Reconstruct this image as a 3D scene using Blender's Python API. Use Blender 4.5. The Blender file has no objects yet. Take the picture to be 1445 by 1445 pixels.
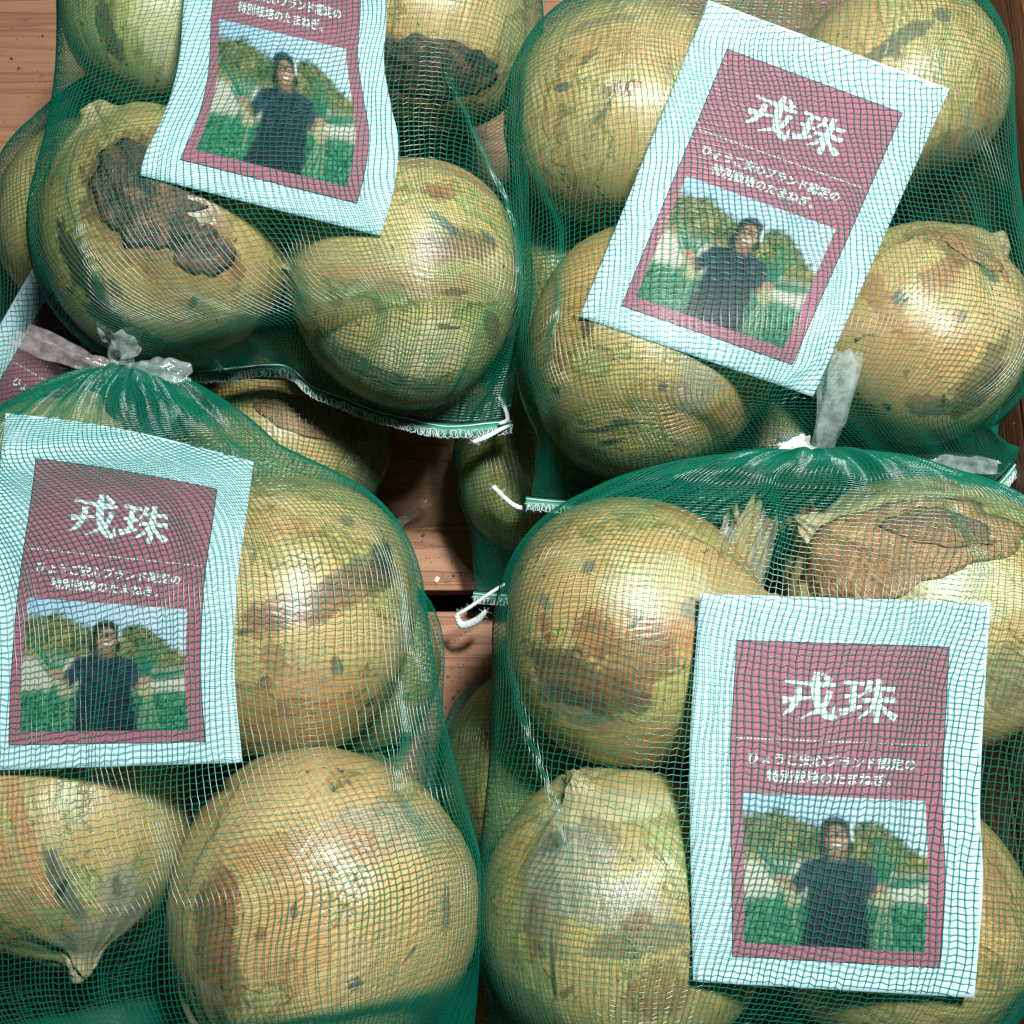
import bpy, math, random
import numpy as np
from mathutils import Vector, Matrix, noise
from mathutils.bvhtree import BVHTree

SC = bpy.context.scene
COL = SC.collection
R = math.radians

# ------------------------------------------------------------------ camera
HALF = R(24.9)
TILT = R(14)
TARGET = Vector((0, 0, 0.13))
DIST = 0.42
cam_loc = TARGET + Vector((0, -math.sin(TILT), math.cos(TILT))) * DIST
cd = bpy.data.cameras.new('camera')
cam = bpy.data.objects.new('camera', cd); COL.objects.link(cam)
cam.location = cam_loc
cam.rotation_euler = (TILT, 0, 0)
cd.angle = 2 * HALF
cd.clip_start = 0.01; cd.clip_end = 20
SC.camera = cam

# ------------------------------------------------------------------ light
w = bpy.data.worlds.new('World'); SC.world = w; w.use_nodes = True
bg = w.node_tree.nodes['Background']
bg.inputs[0].default_value = (0.80, 0.93, 1.0, 1); bg.inputs[1].default_value = 0.025

def area(name, loc, target, size, energy, color):
    l = bpy.data.lights.new(name, 'AREA'); l.shape = 'RECTANGLE'
    l.size, l.size_y = size; l.energy = energy; l.color = color
    o = bpy.data.objects.new(name, l); COL.objects.link(o)
    o.location = loc
    o.rotation_euler = (Vector(target) - Vector(loc)).to_track_quat('-Z', 'Y').to_euler()
    return o
area('ceiling_lamp', (0.15, 0.13, 0.82), (0.0, 0.0, 0.1), (0.10, 0.08), 13.0, (1.0, 0.985, 0.95))

SC.view_settings.view_transform = 'Standard'
SC.view_settings.look = 'None'
SC.view_settings.gamma = 1
SC.view_settings.exposure = -0.08

# ------------------------------------------------------------------ helpers
CR = Matrix.Rotation(TILT, 3, 'X')
TH = math.tan(HALF)
def ray(px, py):
    v = Vector(((px / 1445 - .5) * 2 * TH, (.5 - py / 1445) * 2 * TH, -1))
    return (CR @ v)                       # unit depth along the view axis
def P(px, py, z):
    d = ray(px, py)
    k = (z - cam_loc.z) / d.z
    return cam_loc + d * k
def px_size(px, py, z):                   # metres for one pixel at that place
    d = ray(px, py)
    return (z - cam_loc.z) / d.z * 2 * TH / 1445

def mesh_np(name, verts, faces, mat, parent=None, smooth=True, loc=None):
    """verts (n,3) array, faces (m,k) array, all faces with k corners"""
    v = np.asarray(verts, dtype=np.float32); f = np.asarray(faces, dtype=np.int32)
    me = bpy.data.meshes.new(name)
    m, k = f.shape
    me.vertices.add(len(v)); me.vertices.foreach_set('co', v.ravel())
    me.loops.add(m * k); me.loops.foreach_set('vertex_index', f.ravel())
    me.polygons.add(m); me.polygons.foreach_set('loop_start', np.arange(0, m * k, k, dtype=np.int32))
    me.polygons.foreach_set('use_smooth', np.full(m, smooth))
    me.update(calc_edges=True)
    if mat: me.materials.append(mat)
    o = bpy.data.objects.new(name, me); COL.objects.link(o)
    if parent: o.parent = parent
    if loc is not None: o.location = loc
    return o

def mesh_py(name, verts, faces, mat, parent=None, smooth=False):
    me = bpy.data.meshes.new(name); me.from_pydata([tuple(v) for v in verts], [], faces); me.update()
    if smooth: me.polygons.foreach_set('use_smooth', [True] * len(me.polygons))
    if mat: me.materials.append(mat)
    o = bpy.data.objects.new(name, me); COL.objects.link(o)
    if parent: o.parent = parent
    return o

def thing(name, label, cat, group=None, loc=(0, 0, 0)):
    o = bpy.data.objects.new(name, None); COL.objects.link(o); o.location = loc
    o.empty_display_size = 0.02
    o['label'] = label; o['category'] = cat
    if group: o['group'] = group
    return o

def grid_faces(r, c, closed=False, base=0):
    i = np.arange(r - 1)[:, None]; j = np.arange(c if closed else c - 1)[None, :]
    j2 = (j + 1) % c
    return np.stack([i * c + j, i * c + j2, (i + 1) * c + j2, (i + 1) * c + j], -1).reshape(-1, 4) + base

def tube(pts, rad, sides=6, caps=True):
    pts = [Vector(p) for p in pts]; n = len(pts)
    rads = rad if hasattr(rad, '__len__') else [rad] * n
    V = []; F = []
    up = Vector((0.13, 0.21, 0.97))
    for i, p in enumerate(pts):
        t = (pts[min(i + 1, n - 1)] - pts[max(i - 1, 0)]).normalized()
        a = t.cross(up)
        if a.length < 1e-4: a = t.cross(Vector((1, 0, 0)))
        a.normalize(); b = a.cross(t)
        for k in range(sides):
            th = 2 * math.pi * k / sides
            V.append(p + (a * math.cos(th) + b * math.sin(th)) * rads[i])
    for i in range(n - 1):
        for k in range(sides):
            k2 = (k + 1) % sides
            F.append((i * sides + k, i * sides + k2, (i + 1) * sides + k2, (i + 1) * sides + k))
    if caps:
        F.append(tuple(range(sides))[::-1]); F.append(tuple((n - 1) * sides + k for k in range(sides)))
    return V, F

def merge(parts):
    V = []; F = []
    for v, f in parts:
        b = len(V); V += list(v); F += [tuple(i + b for i in q) for q in f]
    return V, F

def spline(pts, n):
    """Catmull-Rom through points, n samples"""
    p = np.array([tuple(q) for q in pts], float)
    ext = np.vstack([2 * p[0] - p[1], p, 2 * p[-1] - p[-2]])
    out = []
    for s in np.linspace(0, len(p) - 1, n):
        i = min(int(s), len(p) - 2); t = s - i
        a, b, c, d = ext[i], ext[i + 1], ext[i + 2], ext[i + 3]
        out.append(.5 * ((2 * b) + (c - a) * t + (2 * a - 5 * b + 4 * c - d) * t * t + (3 * b - a - 3 * c + d) * t ** 3))
    return np.array(out)

def smooth_axis(a, sig, axis, wrap=False):
    k = int(max(1, math.ceil(sig * 3))); x = np.arange(-k, k + 1); g = np.exp(-.5 * (x / sig) ** 2); g /= g.sum()
    pad = [(0, 0)] * a.ndim; pad[axis] = (k, k)
    b = np.pad(a, pad, mode='wrap' if wrap else 'edge')
    out = np.zeros_like(a)
    for i, wt in enumerate(g):
        sl = [slice(None)] * a.ndim; sl[axis] = slice(i, i + a.shape[axis]); out += wt * b[tuple(sl)]
    return out

def vnoise(shape, cells, rng):
    """smooth 2-d value noise in -1..1 sampled on shape"""
    gh, gw = cells
    g = rng.uniform(-1, 1, (gh + 2, gw + 2))
    y = np.linspace(0, gh, shape[0]); x = np.linspace(0, gw, shape[1])
    yi = np.minimum(y.astype(int), gh); xi = np.minimum(x.astype(int), gw)
    fy = (y - yi)[:, None]; fx = (x - xi)[None, :]
    fy = fy * fy * (3 - 2 * fy); fx = fx * fx * (3 - 2 * fx)
    a = g[yi][:, xi]; b = g[yi][:, xi + 1]; c = g[yi + 1][:, xi]; d = g[yi + 1][:, xi + 1]
    return (a * (1 - fx) + b * fx) * (1 - fy) + (c * (1 - fx) + d * fx) * fy

# ------------------------------------------------------------------ materials
def new_mat(name):
    m = bpy.data.materials.new(name); m.use_nodes = True
    nt = m.node_tree; nt.nodes.clear()
    return m, nt
def N(nt, t, **kw):
    n = nt.nodes.new(t)
    for k, v in kw.items():
        if k.startswith('i_'):
            key = k[2:]; key = int(key) if key.isdigit() else key.replace('_', ' ')
            n.inputs[key].default_value = v
        else: setattr(n, k, v)
    return n
def L(nt, a, b): nt.links.new(a, b)
def ramp(nt, fac, stops, interp='LINEAR'):
    r = nt.nodes.new('ShaderNodeValToRGB'); r.color_ramp.interpolation = interp
    e = r.color_ramp.elements
    while len(e) < len(stops): e.new(0.5)
    for i, (p, c) in enumerate(stops):
        e[i].position = p; e[i].color = tuple(c) + (1,) if len(c) == 3 else c
    L(nt, fac, r.inputs[0]); return r.outputs[0]
def mixc(nt, fac, a, b, mode='MIX'):
    m = nt.nodes.new('ShaderNodeMix'); m.data_type = 'RGBA'; m.blend_type = mode
    for s, v in ((m.inputs[0], fac), (m.inputs[6], a), (m.inputs[7], b)):
        if hasattr(v, 'links') or hasattr(v, 'is_linked'): L(nt, v, s)
        else: s.default_value = v if not hasattr(v, '__len__') or len(v) == 4 else tuple(v) + (1,)
    return m.outputs[2]
def math_n(nt, op, a, b=0.0, c=0.0):
    m = nt.nodes.new('ShaderNodeMath'); m.operation = op
    for i, v in enumerate((a, b, c)):
        if hasattr(v, 'is_linked'): L(nt, v, m.inputs[i])
        else: m.inputs[i].default_value = v
    return m.outputs[0]
def noise_n(nt, vec, scale, detail=4, rough=.55, dist=0.0):
    n = N(nt, 'ShaderNodeTexNoise', i_Scale=scale, i_Detail=detail, i_Roughness=rough, i_Distortion=dist)
    if vec is not None: L(nt, vec, n.inputs['Vector'])
    return n.outputs['Fac']

def simple(name, col, rough=.5, **kw):
    m, nt = new_mat(name)
    b = N(nt, 'ShaderNodeBsdfPrincipled'); b.inputs['Base Color'].default_value = tuple(col) + (1,)
    b.inputs['Roughness'].default_value = rough
    for k, v in kw.items(): b.inputs[k.replace('_', ' ')].default_value = v
    o = N(nt, 'ShaderNodeOutputMaterial'); L(nt, b.outputs[0], o.inputs[0])
    return m

def onion_coords(nt, seed):
    tc = N(nt, 'ShaderNodeTexCoord'); obj = tc.outputs['Object']
    sep = N(nt, 'ShaderNodeSeparateXYZ'); L(nt, obj, sep.inputs[0])
    com = N(nt, 'ShaderNodeCombineXYZ'); L(nt, sep.outputs[0], com.inputs[0]); L(nt, sep.outputs[1], com.inputs[1])
    nrm = N(nt, 'ShaderNodeVectorMath', operation='NORMALIZE'); L(nt, com.outputs[0], nrm.inputs[0])
    zz = math_n(nt, 'MULTIPLY', sep.outputs[2], 0.10)
    sp2 = N(nt, 'ShaderNodeSeparateXYZ'); L(nt, nrm.outputs[0], sp2.inputs[0])
    c2 = N(nt, 'ShaderNodeCombineXYZ'); L(nt, sp2.outputs[0], c2.inputs[0]); L(nt, sp2.outputs[1], c2.inputs[1]); L(nt, zz, c2.inputs[2])
    add = N(nt, 'ShaderNodeVectorMath', operation='ADD'); L(nt, c2.outputs[0], add.inputs[0]); add.inputs[1].default_value = (seed * 3.1, seed * 1.7, seed * .9)
    add2 = N(nt, 'ShaderNodeVectorMath', operation='ADD'); L(nt, obj, add2.inputs[0]); add2.inputs[1].default_value = (seed * 2.3, seed * 5.1, seed * 1.3)
    return add.outputs[0], add2.outputs[0], sep.outputs[2]

def onion_mat(name, seed, c_main, c_warm, c_green, warm=.5, green=.5, spots=.5, rough=.33, stains=()):
    m, nt = new_mat(name)
    mer, obj, z = onion_coords(nt, seed)
    big = noise_n(nt, obj, 1.1, 3, .5)
    big2 = noise_n(nt, obj, 1.7, 4, .55, .4)
    str_ = noise_n(nt, mer, 3.0, 6, .7)
    fine = noise_n(nt, mer, 34.0, 3, .65)
    # meridian streaks pick between the main skin and the warm skin
    s1 = math_n(nt, 'ADD', math_n(nt, 'MULTIPLY', big, .6), math_n(nt, 'MULTIPLY', str_, .5))
    wf = ramp(nt, s1, [(.60 - .12 * warm, (0, 0, 0)), (.74 - .10 * warm, (1, 1, 1))])
    col = mixc(nt, math_n(nt, 'MULTIPLY', wf, .85), c_main, c_warm)
    gf = ramp(nt, big2, [(.62 - .18 * green, (0, 0, 0)), (.80 - .10 * green, (1, 1, 1))])
    col = mixc(nt, math_n(nt, 'MULTIPLY', gf, .8), col, c_green)
    dk = ramp(nt, fine, [(.30, (.62, .60, .55)), (.62, (1, 1, 1))])
    col = mixc(nt, .75, col, dk, 'MULTIPLY')
    mot = noise_n(nt, obj, 6.5, 6, .72, .3)
    col = mixc(nt, .9, col, ramp(nt, mot, [(.30, (.58, .56, .50)), (.50, (1, 1, 1)), (.70, (1.0, 1.0, .92))]), 'MULTIPLY')
    vein = noise_n(nt, mer, 60.0, 2, .5)
    col = mixc(nt, .7, col, ramp(nt, vein, [(.36, (.60, .52, .40)), (.50, (1, 1, 1))]), 'MULTIPLY')
    mid = noise_n(nt, mer, 11.0, 5, .75)
    col = mixc(nt, .85, col, ramp(nt, mid, [(.30, (.50, .45, .36)), (.48, (.95, .95, .93)), (.66, (1, 1, 1))]), 'MULTIPLY')
    # overlapping papery layers: a sharp step in tone along a line running from root to neck
    lay = math_n(nt, 'ADD', math_n(nt, 'MULTIPLY', noise_n(nt, mer, 1.1, 2, .5), .75), math_n(nt, 'MULTIPLY', noise_n(nt, obj, 2.2, 5, .65), .35))
    step = ramp(nt, lay, [(.535, (0, 0, 0)), (.545, (1, 1, 1))])
    edge = ramp(nt, lay, [(.525, (1, 1, 1)), (.540, (.42, .34, .24)), (.548, (1, 1, 1))])
    col = mixc(nt, math_n(nt, 'MULTIPLY', step, .55), col, mixc(nt, .5, c_warm, (.40, .30, .14)))
    col = mixc(nt, .7, col, edge, 'MULTIPLY')
    # orange streaks
    st2 = noise_n(nt, mer, 5.5, 4, .6)
    of = ramp(nt, st2, [(.62, (0, 0, 0)), (.74, (1, 1, 1))])
    col = mixc(nt, math_n(nt, 'MULTIPLY', of, .42), col, (.50, .19, .055))
    # grey mould / dirt and dark speckles
    dn = noise_n(nt, obj, 2.6, 6, .68, .6)
    df = ramp(nt, dn, [(.635 - .05 * spots, (0, 0, 0)), (.73 - .05 * spots, (1, 1, 1))])
    col = mixc(nt, math_n(nt, 'MULTIPLY', df, .75), col, (.10, .085, .06))
    sn = noise_n(nt, obj, 9.0, 3, .6, .8)
    sf = ramp(nt, sn, [(.675 - .02 * spots, (0, 0, 0)), (.715 - .02 * spots, (1, 1, 1))])
    col = mixc(nt, math_n(nt, 'MULTIPLY', sf, .85), col, (.035, .032, .025))
    tn = noise_n(nt, obj, 26.0, 3, .6, .5)
    tf = math_n(nt, 'MULTIPLY', ramp(nt, tn, [(.66, (0, 0, 0)), (.71, (1, 1, 1))]), ramp(nt, big2, [(.40, (0, 0, 0)), (.60, (1, 1, 1))]))
    col = mixc(nt, math_n(nt, 'MULTIPLY', tf, .75), col, (.06, .045, .03))
    # stains, scars and rot with a shape of their own, at fixed spots of the skin
    vecm = N(nt, 'ShaderNodeTexCoord').outputs['Object']
    hs = 0.0
    if stains:
        ragged = noise_n(nt, obj, 5.5, 7, .78, .6); ragged_s = noise_n(nt, obj, 17, 6, .75, .8); grain = noise_n(nt, mer, 13, 5, .7); cl = noise_n(nt, obj, 7, 4, .65)
    for (cen, ax, ay, rx_, ry_, ca, cb, op, jag) in stains:
        sub = N(nt, 'ShaderNodeVectorMath', operation='SUBTRACT'); L(nt, vecm, sub.inputs[0]); sub.inputs[1].default_value = cen
        ds = []
        for axv, rad_ in ((ax, rx_), (ay, ry_)):
            dt = N(nt, 'ShaderNodeVectorMath', operation='DOT_PRODUCT'); L(nt, sub.outputs[0], dt.inputs[0]); dt.inputs[1].default_value = tuple(axv)
            q = math_n(nt, 'DIVIDE', dt.outputs['Value'], rad_); ds.append(math_n(nt, 'MULTIPLY', q, q))
        ln = N(nt, 'ShaderNodeVectorMath', operation='LENGTH'); L(nt, sub.outputs[0], ln.inputs[0])
        near = math_n(nt, 'LESS_THAN', ln.outputs['Value'], 1.2)
        d_ = math_n(nt, 'SQRT', math_n(nt, 'ADD', ds[0], ds[1]))
        d_ = math_n(nt, 'ADD', d_, math_n(nt, 'MULTIPLY', math_n(nt, 'SUBTRACT', ragged_s if max(rx_, ry_) < .16 else ragged, .5), jag))
        mk = math_n(nt, 'MULTIPLY', ramp(nt, d_, [(.74, (1, 1, 1)), (.86, (.75, .75, .75)), (.97, (0, 0, 0))]), near)
        sc_ = mixc(nt, ramp(nt, math_n(nt, 'ADD', math_n(nt, 'MULTIPLY', grain, .6), math_n(nt, 'MULTIPLY', cl, .4)), [(.38, (0, 0, 0)), (.62, (1, 1, 1))]), ca, cb)
        col = mixc(nt, math_n(nt, 'MULTIPLY', mk, op), col, sc_)
    # dry brownish neck
    zf = ramp(nt, math_n(nt, 'MULTIPLY', z, .5), [(.43, (0, 0, 0)), (.54, (1, 1, 1))])
    col = mixc(nt, math_n(nt, 'MULTIPLY', zf, .8), col, (.33, .27, .15))
    b = N(nt, 'ShaderNodeBsdfPrincipled'); L(nt, col, b.inputs['Base Color'])
    rr = math_n(nt, 'ADD', math_n(nt, 'MULTIPLY', dn, .25), rough - .10); L(nt, rr, b.inputs['Roughness'])
    b.inputs['Specular IOR Level'].default_value = .55
    bump = N(nt, 'ShaderNodeBump', i_Strength=.22, i_Distance=.004)
    hh = math_n(nt, 'ADD', math_n(nt, 'MULTIPLY', fine, .5), math_n(nt, 'ADD', str_, math_n(nt, 'ADD', math_n(nt, 'MULTIPLY', df, -.5), math_n(nt, 'ADD', math_n(nt, 'MULTIPLY', step, .5), math_n(nt, 'MULTIPLY', mot, .25)))))
    L(nt, hh, bump.inputs['Height']); L(nt, bump.outputs[0], b.inputs['Normal'])
    o = N(nt, 'ShaderNodeOutputMaterial'); L(nt, b.outputs[0], o.inputs[0])
    return m

def flake_mat(name, ca, cb, cc, rough=.6):
    m, nt = new_mat(name)
    mer, obj, z = onion_coords(nt, 1.37)
    a = noise_n(nt, mer, 7, 5, .7); bb = noise_n(nt, obj, 3.5, 6, .7, .5)
    col = mixc(nt, ramp(nt, a, [(.35, (0, 0, 0)), (.68, (1, 1, 1))]), ca, cb)
    col = mixc(nt, ramp(nt, bb, [(.50, (0, 0, 0)), (.66, (1, 1, 1))]), col, cc)
    sp = noise_n(nt, obj, 14, 4, .7)
    col = mixc(nt, math_n(nt, 'MULTIPLY', ramp(nt, sp, [(.60, (0, 0, 0)), (.68, (1, 1, 1))]), .6), col, (.02, .018, .015))
    b = N(nt, 'ShaderNodeBsdfPrincipled'); L(nt, col, b.inputs['Base Color']); b.inputs['Roughness'].default_value = rough
    bump = N(nt, 'ShaderNodeBump', i_Strength=.6, i_Distance=.006)
    L(nt, math_n(nt, 'ADD', math_n(nt, 'MULTIPLY', a, .7), bb), bump.inputs['Height']); L(nt, bump.outputs[0], b.inputs['Normal'])
    o = N(nt, 'ShaderNodeOutputMaterial'); L(nt, b.outputs[0], o.inputs[0])
    return m

def net_mat(name, col, tr):
    m, nt = new_mat(name)
    p = N(nt, 'ShaderNodeBsdfPrincipled'); p.inputs['Base Color'].default_value = tuple(col) + (1,)
    p.inputs['Roughness'].default_value = .25; p.inputs['Specular IOR Level'].default_value = .9
    t = N(nt, 'ShaderNodeBsdfTranslucent'); t.inputs[0].default_value = tuple(tr) + (1,)
    mx = N(nt, 'ShaderNodeMixShader', i_0=.28)
    L(nt, p.outputs[0], mx.inputs[1]); L(nt, t.outputs[0], mx.inputs[2])
    tp = N(nt, 'ShaderNodeBsdfTransparent'); tp.inputs[0].default_value = (.55, .85, .80, 1)
    m2 = N(nt, 'ShaderNodeMixShader', i_0=.22)
    L(nt, mx.outputs[0], m2.inputs[1]); L(nt, tp.outputs[0], m2.inputs[2])
    o = N(nt, 'ShaderNodeOutputMaterial'); L(nt, m2.outputs[0], o.inputs[0])
    return m
M_NET = net_mat('green_net_thread', (.002, .165, .105), (.006, .36, .25))

def wood_mat(name, c1, c2, c3, axis, seed):
    m, nt = new_mat(name)
    tc = N(nt, 'ShaderNodeTexCoord')
    mp = N(nt, 'ShaderNodeMapping'); L(nt, tc.outputs['Object'], mp.inputs[0])
    sc = {'X': (1.2, 28, 28), 'Y': (28, 1.2, 28)}[axis]
    mp.inputs['Scale'].default_value = sc; mp.inputs['Location'].default_value = (seed * 3.3, seed * 1.9, seed)
    v = mp.outputs[0]
    a = noise_n(nt, v, 1.6, 4, .55, .25)
    rings = math_n(nt, 'FRACT', math_n(nt, 'MULTIPLY', a, 5.0))
    late = ramp(nt, rings, [(0, (0, 0, 0)), (.62, (.12, .12, .12)), (.93, (1, 1, 1)), (1, (.1, .1, .1))])
    fib = noise_n(nt, v, 16, 4, .7)
    col = mixc(nt, ramp(nt, a, [(.3, (0, 0, 0)), (.7, (1, 1, 1))]), c1, c2)
    col = mixc(nt, math_n(nt, 'MULTIPLY', late, .5), col, c3)
    col = mixc(nt, .45, col, ramp(nt, fib, [(.3, (.62, .58, .55)), (.65, (1, 1, 1))]), 'MULTIPLY')
    dn = noise_n(nt, tc.outputs['Object'], 60, 5, .7)
    col = mixc(nt, math_n(nt, 'MULTIPLY', ramp(nt, dn, [(.64, (0, 0, 0)), (.70, (1, 1, 1))]), .5), col, (.10, .05, .03))
    b = N(nt, 'ShaderNodeBsdfPrincipled'); L(nt, col, b.inputs['Base Color']); b.inputs['Roughness'].default_value = .62
    bump = N(nt, 'ShaderNodeBump', i_Strength=.5, i_Distance=.0012)
    L(nt, math_n(nt, 'ADD', math_n(nt, 'MULTIPLY', late, -1.0), math_n(nt, 'MULTIPLY', fib, .6)), bump.inputs['Height'])
    L(nt, bump.outputs[0], b.inputs['Normal'])
    o = N(nt, 'ShaderNodeOutputMaterial'); L(nt, b.outputs[0], o.inputs[0])
    return m

def film_mat(name, col, alpha, rough=.18):
    m, nt = new_mat(name)
    tr = N(nt, 'ShaderNodeBsdfTransparent'); tr.inputs[0].default_value = (.90, .95, .94, 1)
    p = N(nt, 'ShaderNodeBsdfPrincipled'); p.inputs['Base Color'].default_value = tuple(col) + (1,)
    p.inputs['Roughness'].default_value = rough; p.inputs['Specular IOR Level'].default_value = .8
    tc = N(nt, 'ShaderNodeTexCoord')
    n1 = noise_n(nt, tc.outputs['Object'], 260, 4, .6)
    f = ramp(nt, n1, [(.35, (alpha - .12,) * 3), (.7, (alpha + .15,) * 3)])
    bump = N(nt, 'ShaderNodeBump', i_Strength=.5, i_Distance=.001); L(nt, n1, bump.inputs['Height']); L(nt, bump.outputs[0], p.inputs['Normal'])
    mx = N(nt, 'ShaderNodeMixShader'); L(nt, f, mx.inputs[0]); L(nt, tr.outputs[0], mx.inputs[1]); L(nt, p.outputs[0], mx.inputs[2])
    o = N(nt, 'ShaderNodeOutputMaterial'); L(nt, mx.outputs[0], o.inputs[0])
    return m

def paper_mat(name, col, rough=.55):
    m, nt = new_mat(name)
    tc = N(nt, 'ShaderNodeTexCoord'); n1 = noise_n(nt, tc.outputs['Object'], 900, 3, .6)
    c = mixc(nt, 1.0, tuple(col) + (1,), ramp(nt, n1, [(.3, (.94, .94, .94)), (.7, (1, 1, 1))]), 'MULTIPLY')
    b = N(nt, 'ShaderNodeBsdfPrincipled'); L(nt, c, b.inputs['Base Color']); b.inputs['Roughness'].default_value = rough
    b.inputs['Specular IOR Level'].default_value = .3
    o = N(nt, 'ShaderNodeOutputMaterial'); L(nt, b.outputs[0], o.inputs[0])
    return m
M_PAPER = paper_mat('white_card', (.40, .60, .67))
M_PINK = paper_mat('pink_print', (.26, .09, .135))
M_LINE = paper_mat('dark_print_line', (.02, .025, .04))
M_INK = paper_mat('white_print', (.58, .74, .74))
M_THREAD = simple('white_cotton_thread', (.58, .68, .66), .85)
M_HEM = simple('green_hem_cloth', (.006, .17, .115), .6)
M_FILM = film_mat('clear_plastic_strip', (.50, .62, .60), .27, .10)
M_FILM2 = film_mat('pinkish_plastic_strip', (.52, .47, .47), .30, .10)
M_WHITEFILM = film_mat('white_plastic_wad', (.75, .76, .76), .85, .4)

def photo_mat():
    m, nt = new_mat('printed_photo')
    a = N(nt, 'ShaderNodeAttribute', attribute_name='print')
    b = N(nt, 'ShaderNodeBsdfPrincipled'); L(nt, a.outputs['Color'], b.inputs['Base Color']); b.inputs['Roughness'].default_value = .5
    b.inputs['Specular IOR Level'].default_value = .3
    o = N(nt, 'ShaderNodeOutputMaterial'); L(nt, b.outputs[0], o.inputs[0])
    return m
M_PHOTO = photo_mat()

# ------------------------------------------------------------------ the crate
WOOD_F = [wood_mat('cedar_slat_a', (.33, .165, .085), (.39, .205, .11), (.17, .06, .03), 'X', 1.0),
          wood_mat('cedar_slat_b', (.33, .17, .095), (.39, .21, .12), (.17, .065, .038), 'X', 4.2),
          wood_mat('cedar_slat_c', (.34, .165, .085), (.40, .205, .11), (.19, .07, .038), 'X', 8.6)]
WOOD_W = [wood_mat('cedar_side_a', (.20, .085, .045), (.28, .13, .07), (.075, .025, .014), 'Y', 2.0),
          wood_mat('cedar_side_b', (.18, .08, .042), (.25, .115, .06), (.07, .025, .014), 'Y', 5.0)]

def board(name, x0, x1, y0, y1, z0, z1, mat, parent, bev=.0012):
    import bmesh
    cx, cy, cz = (x0 + x1) / 2, (y0 + y1) / 2, (z0 + z1) / 2
    bm = bmesh.new(); bmesh.ops.create_cube(bm, size=1)
    for v in bm.verts: v.co = Vector((v.co.x * (x1 - x0), v.co.y * (y1 - y0), v.co.z * (z1 - z0)))
    bmesh.ops.bevel(bm, geom=bm.edges[:], offset=bev, segments=2, profile=.5, affect='EDGES')
    me = bpy.data.meshes.new(name); bm.to_mesh(me); bm.free(); me.materials.append(mat)
    o = bpy.data.objects.new(name, me); COL.objects.link(o); o.parent = parent; o.location = (cx, cy, cz)
    return o

void_sheet = mesh_np('void_sheet', [(-.9, -.9, -.05), (.9, -.9, -.05), (.9, .9, -.05), (-.9, .9, -.05)], [[0, 1, 2, 3]],
                simple('void_shade_dark', (.03, .025, .02), .8), smooth=False)  # added ground sheet, coloured dark to stand for the shaded void below the slats
void_sheet['kind'] = 'structure'
crate = thing('wooden_crate', 'reddish cedar crate with slatted bottom holding the green net bags of onions', 'crate', loc=(0, 0, -.014))
def crate_board(name, *a):
    o = board(name, *a); o.location.z += .014; return o
gapA = P(600, 848, 0).y; gapB = P(8, 325, 0).y
pitch = gapB - gapA
wallx = P(1449, 400, .135).x
x_l = -.34
g = .0052
for i, (ya, yb) in enumerate([(gapA - 2 * pitch, gapA - pitch), (gapA - pitch, gapA), (gapA, gapB), (gapB, gapB + pitch), (gapB + pitch, gapB + 2 * pitch)]):
    crate_board('floor_slat', x_l, wallx - .0005, ya + g, yb - g, -.014, 0, WOOD_F[(i + 1) % 3], crate)
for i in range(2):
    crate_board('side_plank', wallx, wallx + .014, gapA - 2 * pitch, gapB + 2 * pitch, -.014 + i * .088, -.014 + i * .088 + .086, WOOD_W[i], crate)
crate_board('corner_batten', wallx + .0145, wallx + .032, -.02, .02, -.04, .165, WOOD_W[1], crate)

# ------------------------------------------------------------------ onions
PROF = [(.0, 1.30), (.055, 1.295), (.085, 1.27), (.10, 1.20), (.125, 1.12), (.175, 1.04), (.29, .955), (.50, .84), (.71, .67), (.88, .42), (.97, .16), (1.0, -.06), (.97, -.32), (.84, -.60),
        (.62, -.80), (.38, -.905), (.16, -.945), (.06, -.93), (0, -.925)]
def prof(neck):
    return [(r, z if z < .95 else .95 + (z - .95) * neck) for r, z in PROF]

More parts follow.
